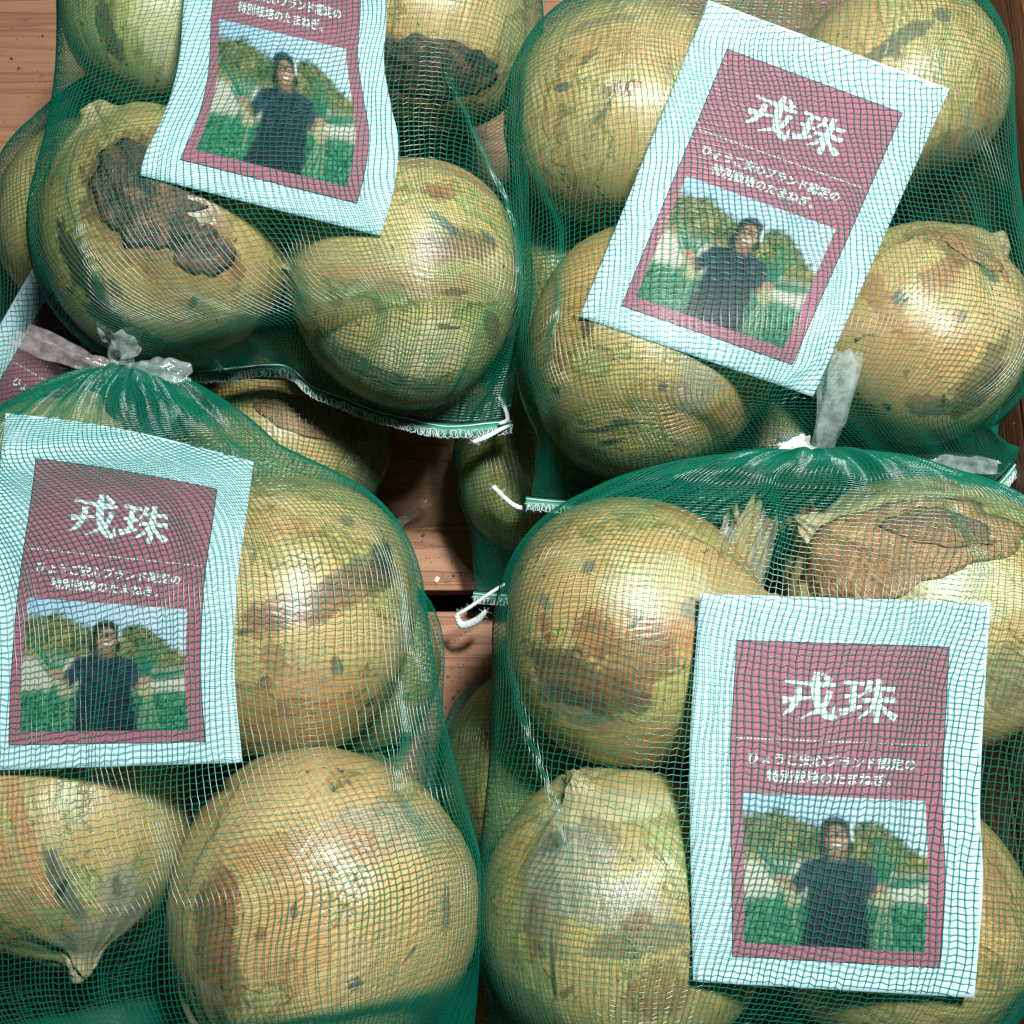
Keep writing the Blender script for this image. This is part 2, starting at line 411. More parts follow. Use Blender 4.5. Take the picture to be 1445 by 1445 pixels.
class Onion: pass
ONIONS = {}
def make_onion(key, px, py, rpx, layer, neck_dir=(0, 1), tilt=0.3, neck=.45, mat=None, squash=1.0, label='', group=None, dz=0):
    """neck_dir in picture directions (right, up); tilt raises the neck towards the sky"""
    base = (.084 if layer else .0) + dz
    z = base + .045
    for _ in range(6):
        r = rpx * 1.085 * px_size(px, py, z); z = base + r + .0006
    c = P(px, py, z)
    o = Onion(); o.c = c; o.r = r; o.key = key
    rng = random.Random(key); rn = np.random.default_rng(abs(hash_str(key)))
    pr = spline([(a, b, 0) for a, b in prof(neck)], 44)
    nth = 56
    th = np.linspace(0, 2 * math.pi, nth, endpoint=False)
    rr = np.maximum(pr[:, 0], 0)[:, None]; zz = pr[:, 1][:, None]
    lob = 1 + .018 * np.sin(2 * th + rng.uniform(0, 6)) + .013 * np.sin(3 * th + rng.uniform(0, 6)) + .006 * np.sin(7 * th + rng.uniform(0, 6))
    nk = np.clip((zz - .80) / .25, 0, 1)
    rib = 1 + nk * (.15 * np.sin(7 * th + rng.uniform(0, 6) + 5 * zz) + .12 * np.sin(13 * th + rng.uniform(0, 6) - 4 * zz) + .07 * np.sin(23 * th + rng.uniform(0, 6)))
    X = rr * np.cos(th) * lob * rib; Y = rr * np.sin(th) * lob * rib
    Z = zz * squash + 0 * th + nk * .05 * np.sin(2 * th + 1) - .012 * np.sin(3 * th + zz * 2)
    bend = np.clip(zz - .95, 0, 1) ** 1.3
    X = X + bend * rng.uniform(-.35, .35); Y = Y + bend * rng.uniform(-.35, .35)
    V = np.stack([X, Y, Z], -1).reshape(-1, 3)
    s = .985
    V *= s
    o.mesh_v = V; o.faces = grid_faces(len(pr), nth, True)
    d = Vector((neck_dir[0], neck_dir[1], 0)).normalized() * math.cos(tilt) + Vector((0, 0, 1)) * math.sin(tilt)
    q = d.to_track_quat('Z', 'Y') @ Matrix.Rotation(rng.uniform(0, 6.28), 4, 'Z').to_quaternion()
    o.mp = mat
    root = mesh_np('onion', V, o.faces, None)
    root.location = c; root.rotation_mode = 'QUATERNION'; root.rotation_quaternion = q; root.scale = (r, r, r)
    root['label'] = label; root['category'] = 'onion'
    if group: root['group'] = group
    o.obj = root; o.q = q
    o.mw = Matrix.LocRotScale(c, q, (r, r, r))
    mwn = np.array(o.mw); o.wv = V @ mwn[:3, :3].T + mwn[:3, 3]
    o.bvh = BVHTree.FromPolygons([tuple(v) for v in o.wv], [tuple(f) for f in o.faces])
    o.extra = []
    if neck > .6: o.extra.append((c + d * r * (1.0 + .22 * neck), r * .16))
    # dry root tuft
    parts = []
    for k in range(16):
        a = rng.uniform(0, 6.28); rad = rng.uniform(.01, .09); l = rng.uniform(.03, .075)
        p0 = Vector((math.cos(a) * rad, math.sin(a) * rad, -.925 * s)); out = Vector((math.cos(a), math.sin(a), 0))
        parts.append(tube([p0, p0 + out * l * .6 + Vector((0, 0, -l * .4)), p0 + out * l * 1.3 + Vector((0, 0, -l * .35))], [.011, .008, .004], 3, False))
    v, f = merge(parts); mesh_py('root', v, f, M_ROOT, root)
    ONIONS[key] = o
    return o
def hash_str(s):
    h = 7
    for ch in s: h = (h * 131 + ord(ch)) % 1000003
    return h
M_ROOT = simple('dry_root', (.20, .15, .08), .8)

def flake(key, px, py, rad_px, mat, seed, aspect=(1, 1), ang=0, jag=.35, lift=.012, curl=.016):
    """a torn piece of papery outer skin lying on the onion; outline ragged, edge slightly lifted"""
    o = ONIONS[key]
    d = ray(px, py); org = cam_loc
    hit = o.bvh.ray_cast(org, d.normalized())
    p = hit[0] if hit[0] else o.c + (org - o.c).normalized() * o.r
    inv = o.mw.inverted()
    lc = (inv @ p); n = lc.normalized()
    right = (inv.to_3x3() @ Vector((1, 0, 0))); right = (right - n * right.dot(n)).normalized()
    upv = n.cross(right)
    rad = rad_px * px_size(px, py, p.z) / o.r
    rng = np.random.default_rng(seed)
    nph, nr = 96, 9
    ph = np.linspace(0, 2 * math.pi, nph, endpoint=False)
    rf = np.ones(nph)
    for k, amp in ((4, .95), (9, .75), (21, .5), (48, .3)):      # ragged outline: random steps at four scales
        kv = rng.uniform(-1, 1, k); q = np.r_[kv, kv[:1]]
        xq = np.sort(rng.uniform(0, 1, k - 1)); xq = np.r_[0, .5 * xq + .5 * np.arange(1, k) / k, 1]
        rf += jag * amp * np.interp(ph / (2 * math.pi), xq, q)
    rf = np.clip(rf, .35, 1.7)
    ca, sa = math.cos(ang), math.sin(ang)
    lbv = BVHTree.FromPolygons([tuple(v) for v in o.mesh_v], [tuple(f) for f in o.faces])
    V = []; F = []
    for i in range(nr + 1):
        f = i / nr
        for j in range(nph):
            a = rf[j] * rad * f
            ex = math.cos(ph[j]) * a * aspect[0]; ey = math.sin(ph[j]) * a * aspect[1]
            ex, ey = ex * ca - ey * sa, ex * sa + ey * ca
            ll = math.hypot(ex, ey)
            dirv = n if ll < 1e-6 else n * math.cos(ll) + (right * ex + upv * ey) / ll * math.sin(ll)
            h = lbv.ray_cast(dirv * 3, -dirv)
            base = h[0] if h[0] else dirv
            wob = .004 * math.sin(ph[j] * 5 + seed) + .004 * math.sin(ph[j] * 11 + seed * 2)
            V.append(base + dirv * (lift + curl * max(0, f - .55) ** 2 * 3 * (.6 + .4 * math.sin(ph[j] * 3 + seed)) + wob * f))
    n1 = len(V)
    for i in range(nr):
        for j in range(nph):
            j2 = (j + 1) % nph
            F.append((i * nph + j, (i + 1) * nph + j, (i + 1) * nph + j2, i * nph + j2))
    # thin underside rim so the torn edge has thickness
    for j in range(nph):
        v = V[nr * nph + j]; V.append(v - v.normalized() * .009)
    for j in range(nph):
        j2 = (j + 1) % nph
        F.append((nr * nph + j, n1 + j, n1 + j2, nr * nph + j2))
    return mesh_py('skin_flake', V, F, mat, o.obj, True)

def stem_strip(key, px0, py0, px1, py1, width_px, z0, z1, mat, seed, taper=.5):
    """dry papery leaf strip at the neck of an onion"""
    o = ONIONS[key]; rng = random.Random(seed)
    a = P(px0, py0, z0); b = P(px1, py1, z1); n = 12
    side = (b - a).cross(Vector((0, 0, 1))).normalized()
    wd = width_px * px_size(px0, py0, z0) / 2
    V = []; F = []; inv = o.mw.inverted()
    ph = rng.uniform(0, 6)
    NC = 15
    for i in range(n + 1):
        f = i / n; c = a.lerp(b, f) + Vector((0, 0, .003 * math.sin(f * 3.1) + .0012 * math.sin(f * 9 + ph))) + side * wd * .35 * math.sin(f * 2.6 + ph)
        ww = wd * (1 - (1 - taper) * f) * (1 + .22 * math.sin(f * 7 + ph) + .1 * math.sin(f * 19 + ph * 2))
        for k in range(NC):
            e = k / (NC - 1) * 2 - 1
            jag = (b - a) * (.10 * math.sin(e * 5.3 + ph) + .05 * math.sin(e * 13 + ph * 3) + .03 * math.sin(e * 29 + ph)) * f ** 3
            V.append(inv @ (c + jag + side * ww * e + Vector((0, 0, .0026 * math.cos(e * 3.0 + ph) + .0009 * math.sin(e * 11 + ph + f * 2) + .0004 * math.sin(e * 31)))))
    for i in range(n):
        for k in range(NC - 1): q = i * NC + k; F.append((q, q + 1, q + NC + 1, q + NC))
    ob = mesh_py('neck_leaf', V, F, mat, o.obj, True)
    return ob

# colours of skins
MAIN = [(.41, .365, .125), (.44, .36, .135), (.40, .41, .155), (.50, .42, .19), (.38, .335, .11)]
WARM = [(.46, .29, .09), (.55, .34, .135), (.41, .24, .08), (.50, .25, .085)]
GREEN = [(.33, .37, .11), (.40, .44, .18), (.31, .30, .095)]
_mi = [0]
def om(warm=.5, green=.5, spots=.5, main=0, wc=0, gc=0):
    _mi[0] += 1
    return (_mi[0], warm, green, spots, main, wc, gc)
STAINS = {}
C_ST = {'dark': ((.030, .022, .016), (.085, .050, .030)), 'brown': ((.11, .058, .028), (.24, .12, .05)), 'red': ((.13, .045, .025), (.34, .135, .06)),
        'orange': ((.46, .22, .085), (.36, .16, .06)), 'grey': ((.20, .18, .13), (.36, .34, .27)), 'mould': ((.05, .052, .042), (.14, .135, .10)), 'pale': ((.62, .60, .40), (.50, .48, .28))}
def stain(key, px, py, rpx, kind, aspect=(1, 1), ang=0, op=.85, jag=2.3):
    o = ONIONS[key]
    hit = o.bvh.ray_cast(cam_loc, ray(px, py).normalized())
    if hit[0] is None: return
    inv = o.mw.inverted(); lc = inv @ hit[0]; n = lc.normalized()
    right = inv.to_3x3() @ Vector((1, 0, 0)); right = (right - n * right.dot(n)).normalized(); upv = n.cross(right)
    ax = right * math.cos(ang) + upv * math.sin(ang); ay = upv * math.cos(ang) - right * math.sin(ang)
    rad = rpx * px_size(px, py, hit[0].z) / o.r
    STAINS.setdefault(key, []).append((tuple(lc), ax, ay, rad * aspect[0], rad * aspect[1], C_ST[kind][0], C_ST[kind][1], op, jag))
def finish_skins():
    for key, o in ONIONS.items():
        i, warm, green, spots, main, wc, gc = o.mp
        o.obj.data.materials.append(onion_mat('onion_skin_%d' % i, i * 1.618, MAIN[main], WARM[wc], GREEN[gc], warm, green, spots, stains=STAINS.get(key, ())))
M_DARK = flake_mat('rotten_dark_skin', (.020, .015, .012), (.080, .050, .034), (.19, .09, .045), .45)
M_BROWN = flake_mat('brown_dry_skin', (.16, .085, .04), (.26, .13, .055), (.10, .06, .035))
M_RED = flake_mat('reddish_dry_skin', (.22, .085, .04), (.33, .15, .065), (.11, .055, .035))
M_ORANGE = flake_mat('orange_dry_skin', (.31, .165, .07), (.24, .12, .05), (.40, .24, .11), .4)
M_GREY = flake_mat('grey_dusty_skin', (.30, .27, .20), (.22, .19, .13), (.36, .34, .28), .75)
M_STRAW = flake_mat('straw_neck_leaf', (.38, .29, .11), (.30, .21, .08), (.22, .15, .065), .5)

GA, GB, GC, GD = ['onions in the bag %s' % s for s in ('under the card with its top cut off', 'at the crate side', 'tied with the twisted strip', 'tied with the upright strip')]
GL = 'onions in the bags underneath'
make_onion('A1', 242, 334, 168, 1, (-.5, .8), .55, .35, om(.5, .3, .6, 0, 0, 2), .98, 'onion with a big blackish brown torn skin patch under the card corner', GA)
make_onion('A2', 572, 400, 161, 1, (-1, .1), .25, .45, om(.35, .75, .35, 2, 1, 1), .95, 'smooth greenish onion with a frayed neck, above the white stitched hem', GA)
make_onion('A3', 610, 28, 140, 1, (.3, .9), .4, .4, om(.6, .2, .4, 3, 1, 0), 1, 'pale onion with a wide dark rotten band beside the half hidden card', GA)
make_onion('A4', 232, 24, 125, 1, (.2, 1), .2, .4, om(.2, .9, .4, 2, 0, 1), 1, 'greenish onion on the other side of the half hidden card', GA)
make_onion('B1', 878, 166, 149, 1, (.15, 1), .3, .45, om(.3, .35, .25, 3, 0, 2), 1, 'clean shiny golden onion with a bright highlight beside the tilted card', GB)
make_onion('B2', 1262, 130, 137, 1, (-.3, .9), .3, .4, om(.7, .15, .5, 3, 1, 0), 1, 'peach coloured onion by the crate side next to the tilted card top', GB)
make_onion('B3', 912, 500, 166, 1, (1, -.1), .2, .5, om(.5, .3, .4, 0, 0, 2), .97, 'onion with a cracked brown skin below the tilted card', GB)
make_onion('B4', 1290, 470, 146, 1, (.6, .6), .35, .4, om(.95, .05, .6, 3, 1, 0), 1, 'orange speckled onion with torn veined skin beside the tilted card', GB)
make_onion('C1', 392, 868, 188, 1, (-1, .25), .1, .3, om(.6, .3, .55, 1, 1, 2), 1, 'golden spotted onion with a brown scar beside the smiling man card', GC)
make_onion('C2', 92, 1165, 166, 1, (.34, -1), .22, .55, om(.35, .6, .3, 2, 3, 1), 1, 'onion with its long neck pointing away, below the smiling man card', GC)
make_onion('C3', 455, 1275, 208, 1, (-.5, -.8), .25, .45, om(.8, .25, .35, 3, 1, 1), .97, 'largest onion, peach with a reddish brown patch on its flank', GC)
make_onion('C4', 60, 740, 160, 1, (.4, 1), .3, .5, om(.4, .5, .3, 2, 0, 2), 1, 'onion mostly hidden behind the smiling man card', GC)
make_onion('D1', 896, 892, 180, 1, (.95, .1), .25, .55, om(.55, .3, .5, 0, 3, 2), .97, 'onion with an orange brown torn patch touching the straightest card', GD)
make_onion('D2', 1300, 862, 186, 1, (-.8, .5), .3, .6, om(.4, .5, .2, 3, 1, 1), 1, 'onion with loose orange skin torn off in a ragged edge', GD)
make_onion('D3', 876, 1282, 187, 1, (-.3, .8), .5, .35, om(.35, .8, .5, 2, 0, 1), 1, 'dusty greyish green onion next to the straightest card', GD)
make_onion('D4', 1262, 1285, 172, 1, (.8, -.4), .3, .4, om(.75, .15, .3, 1, 1, 2), 1, 'orange onion hidden behind the straightest card', GD)
# lower layer
def low(key, x, y, r, nd, label, **k):
    make_onion(key, x, y, r, 0, nd, .2, .4, om(.5, .5, .5, k.get('m', 0), k.get('w', 0), k.get('g', 0)), 1, label or HID[key[0]], GL)
HID = {'E': 'onion in the lower bag hidden under the bag with the white stitched hem', 'H': 'onion in the lower bag hidden under the bag by the crate side',
       'G': 'onion in the lower bag hidden under the smiling man card bag', 'I': 'onion in the lower bag hidden under the upright strip bag'}
low('E1', 150, 315, 138, (.2, 1), 'olive onion low beside the bare slat, behind the rotten patched one', m=2, g=1)
low('E2', 415, 310, 128, (1, 0), None)
low('E3', 140, 590, 135, (1, .2), None)
low('E4', 405, 615, 131, (-.4, 1), 'orange brown onion peeking out beneath the white stitched hem', m=1, w=1)
low('H1', 790, 652, 134, (0, 1), 'shaded olive onion in the lower bag behind the white cord ends', m=2)
low('H2', 1060, 652, 130, (0, 1), None)
low('H3', 800, 388, 130, (0, 1), None)
low('H4', 1062, 390, 130, (0, 1), None)
low('G1', 484, 930, 128, (0, 1), None)
low('G2', 222, 930, 130, (0, 1), None)
low('G3', 220, 1195, 130, (0, 1), None)
low('G4', 482, 1195, 130, (0, 1), None)
low('I1', 778, 1080, 142, (0, 1), 'onion in deep shade in the lower bag beside the narrow strip of slats', m=2)
low('I2', 1060, 1070, 134, (0, 1), None)
low('I3', 782, 1355, 132, (0, 1), None)
low('I4', 1060, 1345, 132, (0, 1), None)

# torn skins (thin shells) and stains (in the skin) where the photograph shows them
flake('A1', 212, 268, 80, M_DARK, 3, (1.08, .95), -.5, .30, .005, .006)
flake('A1', 268, 338, 40, M_DARK, 9, (1, .8), -.4, .42, .006, .006)
stain('A1', 225, 290, 112, 'brown', (1.05, .9), -.5, .75, 1.3)
flake('A3', 612, 108, 72, M_DARK, 15, (1.25, .62), -.15, .26, .007, .006)
stain('A3', 612, 112, 95, 'brown', (1.2, .6), -.15, .8)
flake('D2', 1245, 772, 118, M_ORANGE, 41, (1.25, .55), .15, .26, .014, .02)
flake('D2', 1330, 742, 60, M_BROWN, 42, (1.2, .5), -.3, .22, .02, .02)
flake('B4', 1372, 352, 46, M_ORANGE, 20, (1.1, .6), -.5, .2)
flake('E4', 440, 592, 52, M_ORANGE, 47, (1.5, .5), -.2, .2)
for st in [
    ('A1', 190, 215, 62, 'brown', (1.3, .8), .3, .7), ('A1', 112, 385, 78, 'dark', (1.25, .30), -1.0, .95), ('A1', 165, 460, 60, 'dark', (1.3, .3), -.5, .9), ('A1', 290, 478, 66, 'mould', (1.5, .32), .1, .85),
    ('A1', 330, 370, 26, 'brown', (.6, 1.4), .2, .9), ('A1', 270, 400, 60, 'orange', (1.2, .7), .2, .35),
    ('A3', 640, 165, 60, 'brown', (1.2, .7), -.3, .85), ('A3', 580, 150, 40, 'orange', (1, .8), 0, .7), ('A3', 690, 110, 40, 'brown', (.7, 1.4), .3, .5),
    ('A4', 150, 40, 32, 'dark', (.5, 1.5), .2, .8), ('A4', 180, 130, 60, 'brown', (1.4, .6), 0, .5), ('A4', 230, 50, 60, 'pale', (.6, 1.3), .3, .5),
    ('A2', 618, 270, 22, 'red', (1.3, .8), .2, .8), ('A2', 632, 350, 46, 'red', (1.4, .55), .25, .6), ('A2', 560, 395, 80, 'orange', (1.6, .28), -.1, .65), ('A2', 695, 462, 26, 'brown', (.6, 1.3), .2, .75),
    ('A2', 540, 530, 70, 'mould', (1.6, .28), -.35, .7), ('A2', 690, 338, 14, 'mould', (1.4, .7), -.2, .9), ('A2', 620, 235, 60, 'brown', (1.6, .35), 0, .45), ('A2', 600, 500, 70, 'pale', (1.2, .7), 0, .4),
    ('B1', 830, 80, 12, 'mould', (1.5, .6), .6, .85), ('B1', 795, 122, 12, 'mould', (1.4, .6), 0, .85), ('B1', 850, 30, 40, 'mould', (1.6, .3), 0, .5), ('B1', 900, 60, 70, 'orange', (1.4, .7), 0, .35), ('B1', 850, 290, 70, 'orange', (1.6, .4), 0, .3),
    ('B2', 1330, 225, 62, 'brown', (1.1, .8), .4, .65), ('B2', 1265, 58, 44, 'mould', (1.6, .35), .5, .75), ('B2', 1330, 20, 14, 'mould', (1, 1), 0, .8), ('B2', 1390, 160, 50, 'brown', (.8, 1.2), 0, .45), ('B2', 1360, 260, 46, 'mould', (1.5, .4), .5, .5),
    ('B4', 1335, 385, 36, 'red', (1.4, .6), .6, .7), ('B4', 1395, 380, 20, 'mould', (.7, 1.4), .4, .9), ('B4', 1312, 574, 30, 'mould', (1.2, .8), 0, .95), ('B4', 1378, 560, 44, 'brown', (1.3, .5), .7, .8), ('B4', 1270, 420, 12, 'mould', (1, 1), 0, .9),
    ('B4', 1355, 445, 12, 'mould', (1, 1), 0, .7), ('B4', 1240, 420, 70, 'red', (.25, 1.3), .5, .5), ('B4', 1300, 510, 90, 'orange', (1.1, .8), 0, .45), ('B4', 1345, 330, 50, 'brown', (1.4, .5), -.2, .5),
    ('B3', 985, 530, 60, 'grey', (.7, 1.2), .1, .7), ('B3', 855, 605, 34, 'dark', (1.5, .16), .5, .85), ('B3', 828, 462, 12, 'dark', (.8, 1.3), 0, .95), ('B3', 925, 560, 44, 'brown', (1.2, .8), .2, .45), ('B3', 1000, 590, 60, 'orange', (1.4, .4), 0, .5),
    ('B3', 880, 596, 10, 'mould', (2, .8), 0, .8), ('B3', 800, 400, 80, 'orange', (.8, 1.3), 0, .3), ('B3', 860, 650, 60, 'mould', (1.6, .4), 0, .4),
    ('C1', 418, 862, 64, 'brown', (1.2, .42), .12, .95), ('C1', 440, 852, 40, 'grey', (1.3, .4), .2, .6), ('D1', 940, 885, 66, 'orange', (1.15, .6), -.3, .9), ('D1', 900, 868, 40, 'red', (1.4, .3), -.4, .8),
    ('C1', 500, 812, 62, 'mould', (1.4, .34), .65, .75), ('C1', 545, 790, 26, 'dark', (.5, 1.4), -.1, .8), ('C1', 385, 930, 26, 'brown', (.7, 1.2), 0, .6), ('C1', 400, 1000, 16, 'mould', (.5, 1.2), .2, .9), ('C1', 375, 965, 14, 'mould', (1, 1), .2, .9),
    ('C1', 475, 940, 14, 'mould', (.8, 1.2), .2, .85), ('C1', 375, 1050, 22, 'mould', (1.3, .7), .2, .8), ('C1', 420, 1010, 110, 'orange', (1.1, .8), 0, .5), ('C1', 380, 740, 60, 'orange', (1.3, .6), 0, .45), ('C1', 490, 735, 14, 'mould', (1, 1), 0, .7),
    ('C3', 302, 1305, 72, 'red', (.56, 1.2), -.15, .85), ('C3', 285, 1290, 40, 'mould', (.5, 1.2), .1, .6), ('C3', 590, 1418, 22, 'mould', (1, .9), 0, .9), ('C3', 540, 1165, 90, 'grey', (1.6, .5), .35, .55), ('C3', 420, 1200, 90, 'orange', (1.6, .4), .1, .55),
    ('C3', 410, 1310, 90, 'orange', (.8, 1.0), 0, .4), ('C3', 325, 1390, 40, 'brown', (.7, 1.2), 0, .7), ('C3', 500, 1390, 12, 'mould', (1, 1), 0, .8), ('C3', 630, 1280, 30, 'mould', (.35, 1.3), .1, .7), ('C3', 415, 1285, 12, 'mould', (.6, 1.2), 0, .8),
    ('C2', 35, 1180, 90, 'orange', (.16, 1.5), .35, .8), ('C2', 10, 1230, 80, 'orange', (.2, 1.5), .4, .6), ('C2', 90, 1250, 50, 'mould', (.3, 1.5), .3, .75), ('C2', 170, 1260, 50, 'grey', (.7, 1.2), -.2, .7), ('C2', 140, 1330, 70, 'grey', (1.2, .8), 0, .8), ('C2', 165, 1250, 16, 'mould', (.5, 1.3), 0, .7),
    ('D1', 840, 900, 40, 'red', (.9, 1.1), .3, .75), ('D1', 800, 960, 60, 'brown', (1.2, .7), -.3, .75), ('D1', 870, 975, 50, 'red', (1.2, .6), .2, .7), ('D1', 768, 880, 18, 'red', (.6, 1.4), .1, .85), ('D1', 810, 1000, 60, 'mould', (1.3, .5), -.2, .65), ('D1', 975, 860, 24, 'dark', (.8, .9), 0, .9),
    ('D1', 930, 830, 80, 'pale', (1.1, .8), 0, .35), ('D1', 900, 1040, 60, 'orange', (1.3, .5), 0, .4), ('D1', 830, 800, 12, 'mould', (1, 1), 0, .8),
    ('D2', 1380, 830, 60, 'pale', (1.2, .9), 0, .5), ('D2', 1420, 960, 50, 'mould', (.8, 1.2), .2, .5), ('D2', 1300, 715, 60, 'brown', (1.6, .4), 0, .6),
    ('D3', 800, 1215, 80, 'grey', (.95, .8), .5, .75), ('D3', 855, 1275, 66, 'grey', (1.4, .55), -.15, .75), ('D3', 930, 1400, 56, 'brown', (.9, .9), .2, .6), ('D3', 755, 1310, 44, 'brown', (.4, 1.3), -.1, .75), ('D3', 900, 1300, 24, 'brown', (1, .7), .3, .8), ('D3', 790, 1180, 30, 'mould', (1.3, .5), .3, .8),
    ('D3', 740, 1420, 50, 'mould', (1.2, .8), 0, .6), ('D3', 850, 1130, 80, 'pale', (1.4, .5), 0, .5), ('D3', 780, 1370, 40, 'dark', (.12, 1.3), .1, .8),
    ('D4', 1405, 1250, 60, 'brown', (.6, 1.2), 0, .5), ('E1', 60, 330, 50, 'brown', (.5, 1.3), 0, .6), ('H1', 730, 640, 50, 'mould', (.5, 1.3), 0, .6)]:
    stain(*st)
for st in [('D1', 815, 960, 90, 'dark', (1.2, .5), -.35, .7), ('D1', 900, 930, 60, 'brown', (1.2, .7), .2, .7), ('C1', 470, 840, 110, 'brown', (1.3, .25), .45, .7), ('C1', 540, 800, 50, 'dark', (.5, 1.3), -.2, .7), ('A1', 180, 250, 90, 'dark', (1.0, .8), -.4, .6),
           ('B2', 1340, 230, 80, 'mould', (1.1, .6), .4, .55), ('B4', 1360, 350, 60, 'brown', (1.3, .5), -.5, .7), ('B4', 1385, 540, 60, 'dark', (.5, 1.3), -.5, .6), ('C3', 300, 1310, 90, 'brown', (.5, 1.2), -.1, .7), ('D3', 760, 1260, 80, 'mould', (.5, 1.3), .1, .5), ('D3', 900, 1330, 60, 'mould', (1.4, .4), .2, .6), ('A2', 650, 345, 50, 'brown', (1.3, .5), .2, .6)]:
    stain(*st)
_r = random.Random(4)
for key, cx, cy, rx, ry, n in [('C1', 420, 900, 120, 140, 7), ('D1', 850, 930, 90, 90, 6), ('B4', 1320, 470, 90, 120, 7), ('C3', 470, 1300, 150, 120, 6), ('D3', 860, 1330, 120, 90, 6), ('B3', 880, 560, 100, 80, 5), ('A2', 600, 420, 100, 110, 5), ('B1', 850, 160, 80, 110, 4), ('D2', 1400, 930, 40, 60, 3), ('C2', 90, 1180, 90, 80, 4), ('A1', 260, 440, 100, 50, 4), ('B2', 1320, 120, 70, 90, 5)]:
    for _ in range((n + 1) // 2):
        stain(key, cx + _r.uniform(-rx, rx), cy + _r.uniform(-ry, ry), _r.uniform(8, 22), _r.choice(['dark', 'mould', 'mould', 'brown']), (_r.uniform(.7, 1.8), _r.uniform(.3, .7)), _r.uniform(0, 3), _r.uniform(.6, 1), 3.2)
finish_skins()
zt = .168
stem_strip('D1', 1010, 880, 1062, 715, 70, .152, .150, M_STRAW, 1, .75)
stem_strip('D1', 985, 850, 1030, 735, 46, .156, .150, M_GREY, 2, .8)
stem_strip('D1', 1050, 870, 1085, 730, 34, .148, .146, M_GREY, 7, .9)
stem_strip('D2', 1180, 860, 1118, 735, 36, .153, .140, M_STRAW, 3, .7)
stem_strip('D2', 1205, 840, 1140, 722, 52, .160, .143, M_BROWN, 4, .8)
stem_strip('D2', 1160, 850, 1150, 715, 30, .150, .140, M_BROWN, 8, .6)
stem_strip('A2', 480, 382, 412, 376, 46, .148, .132, M_GREY, 5, 1.2)

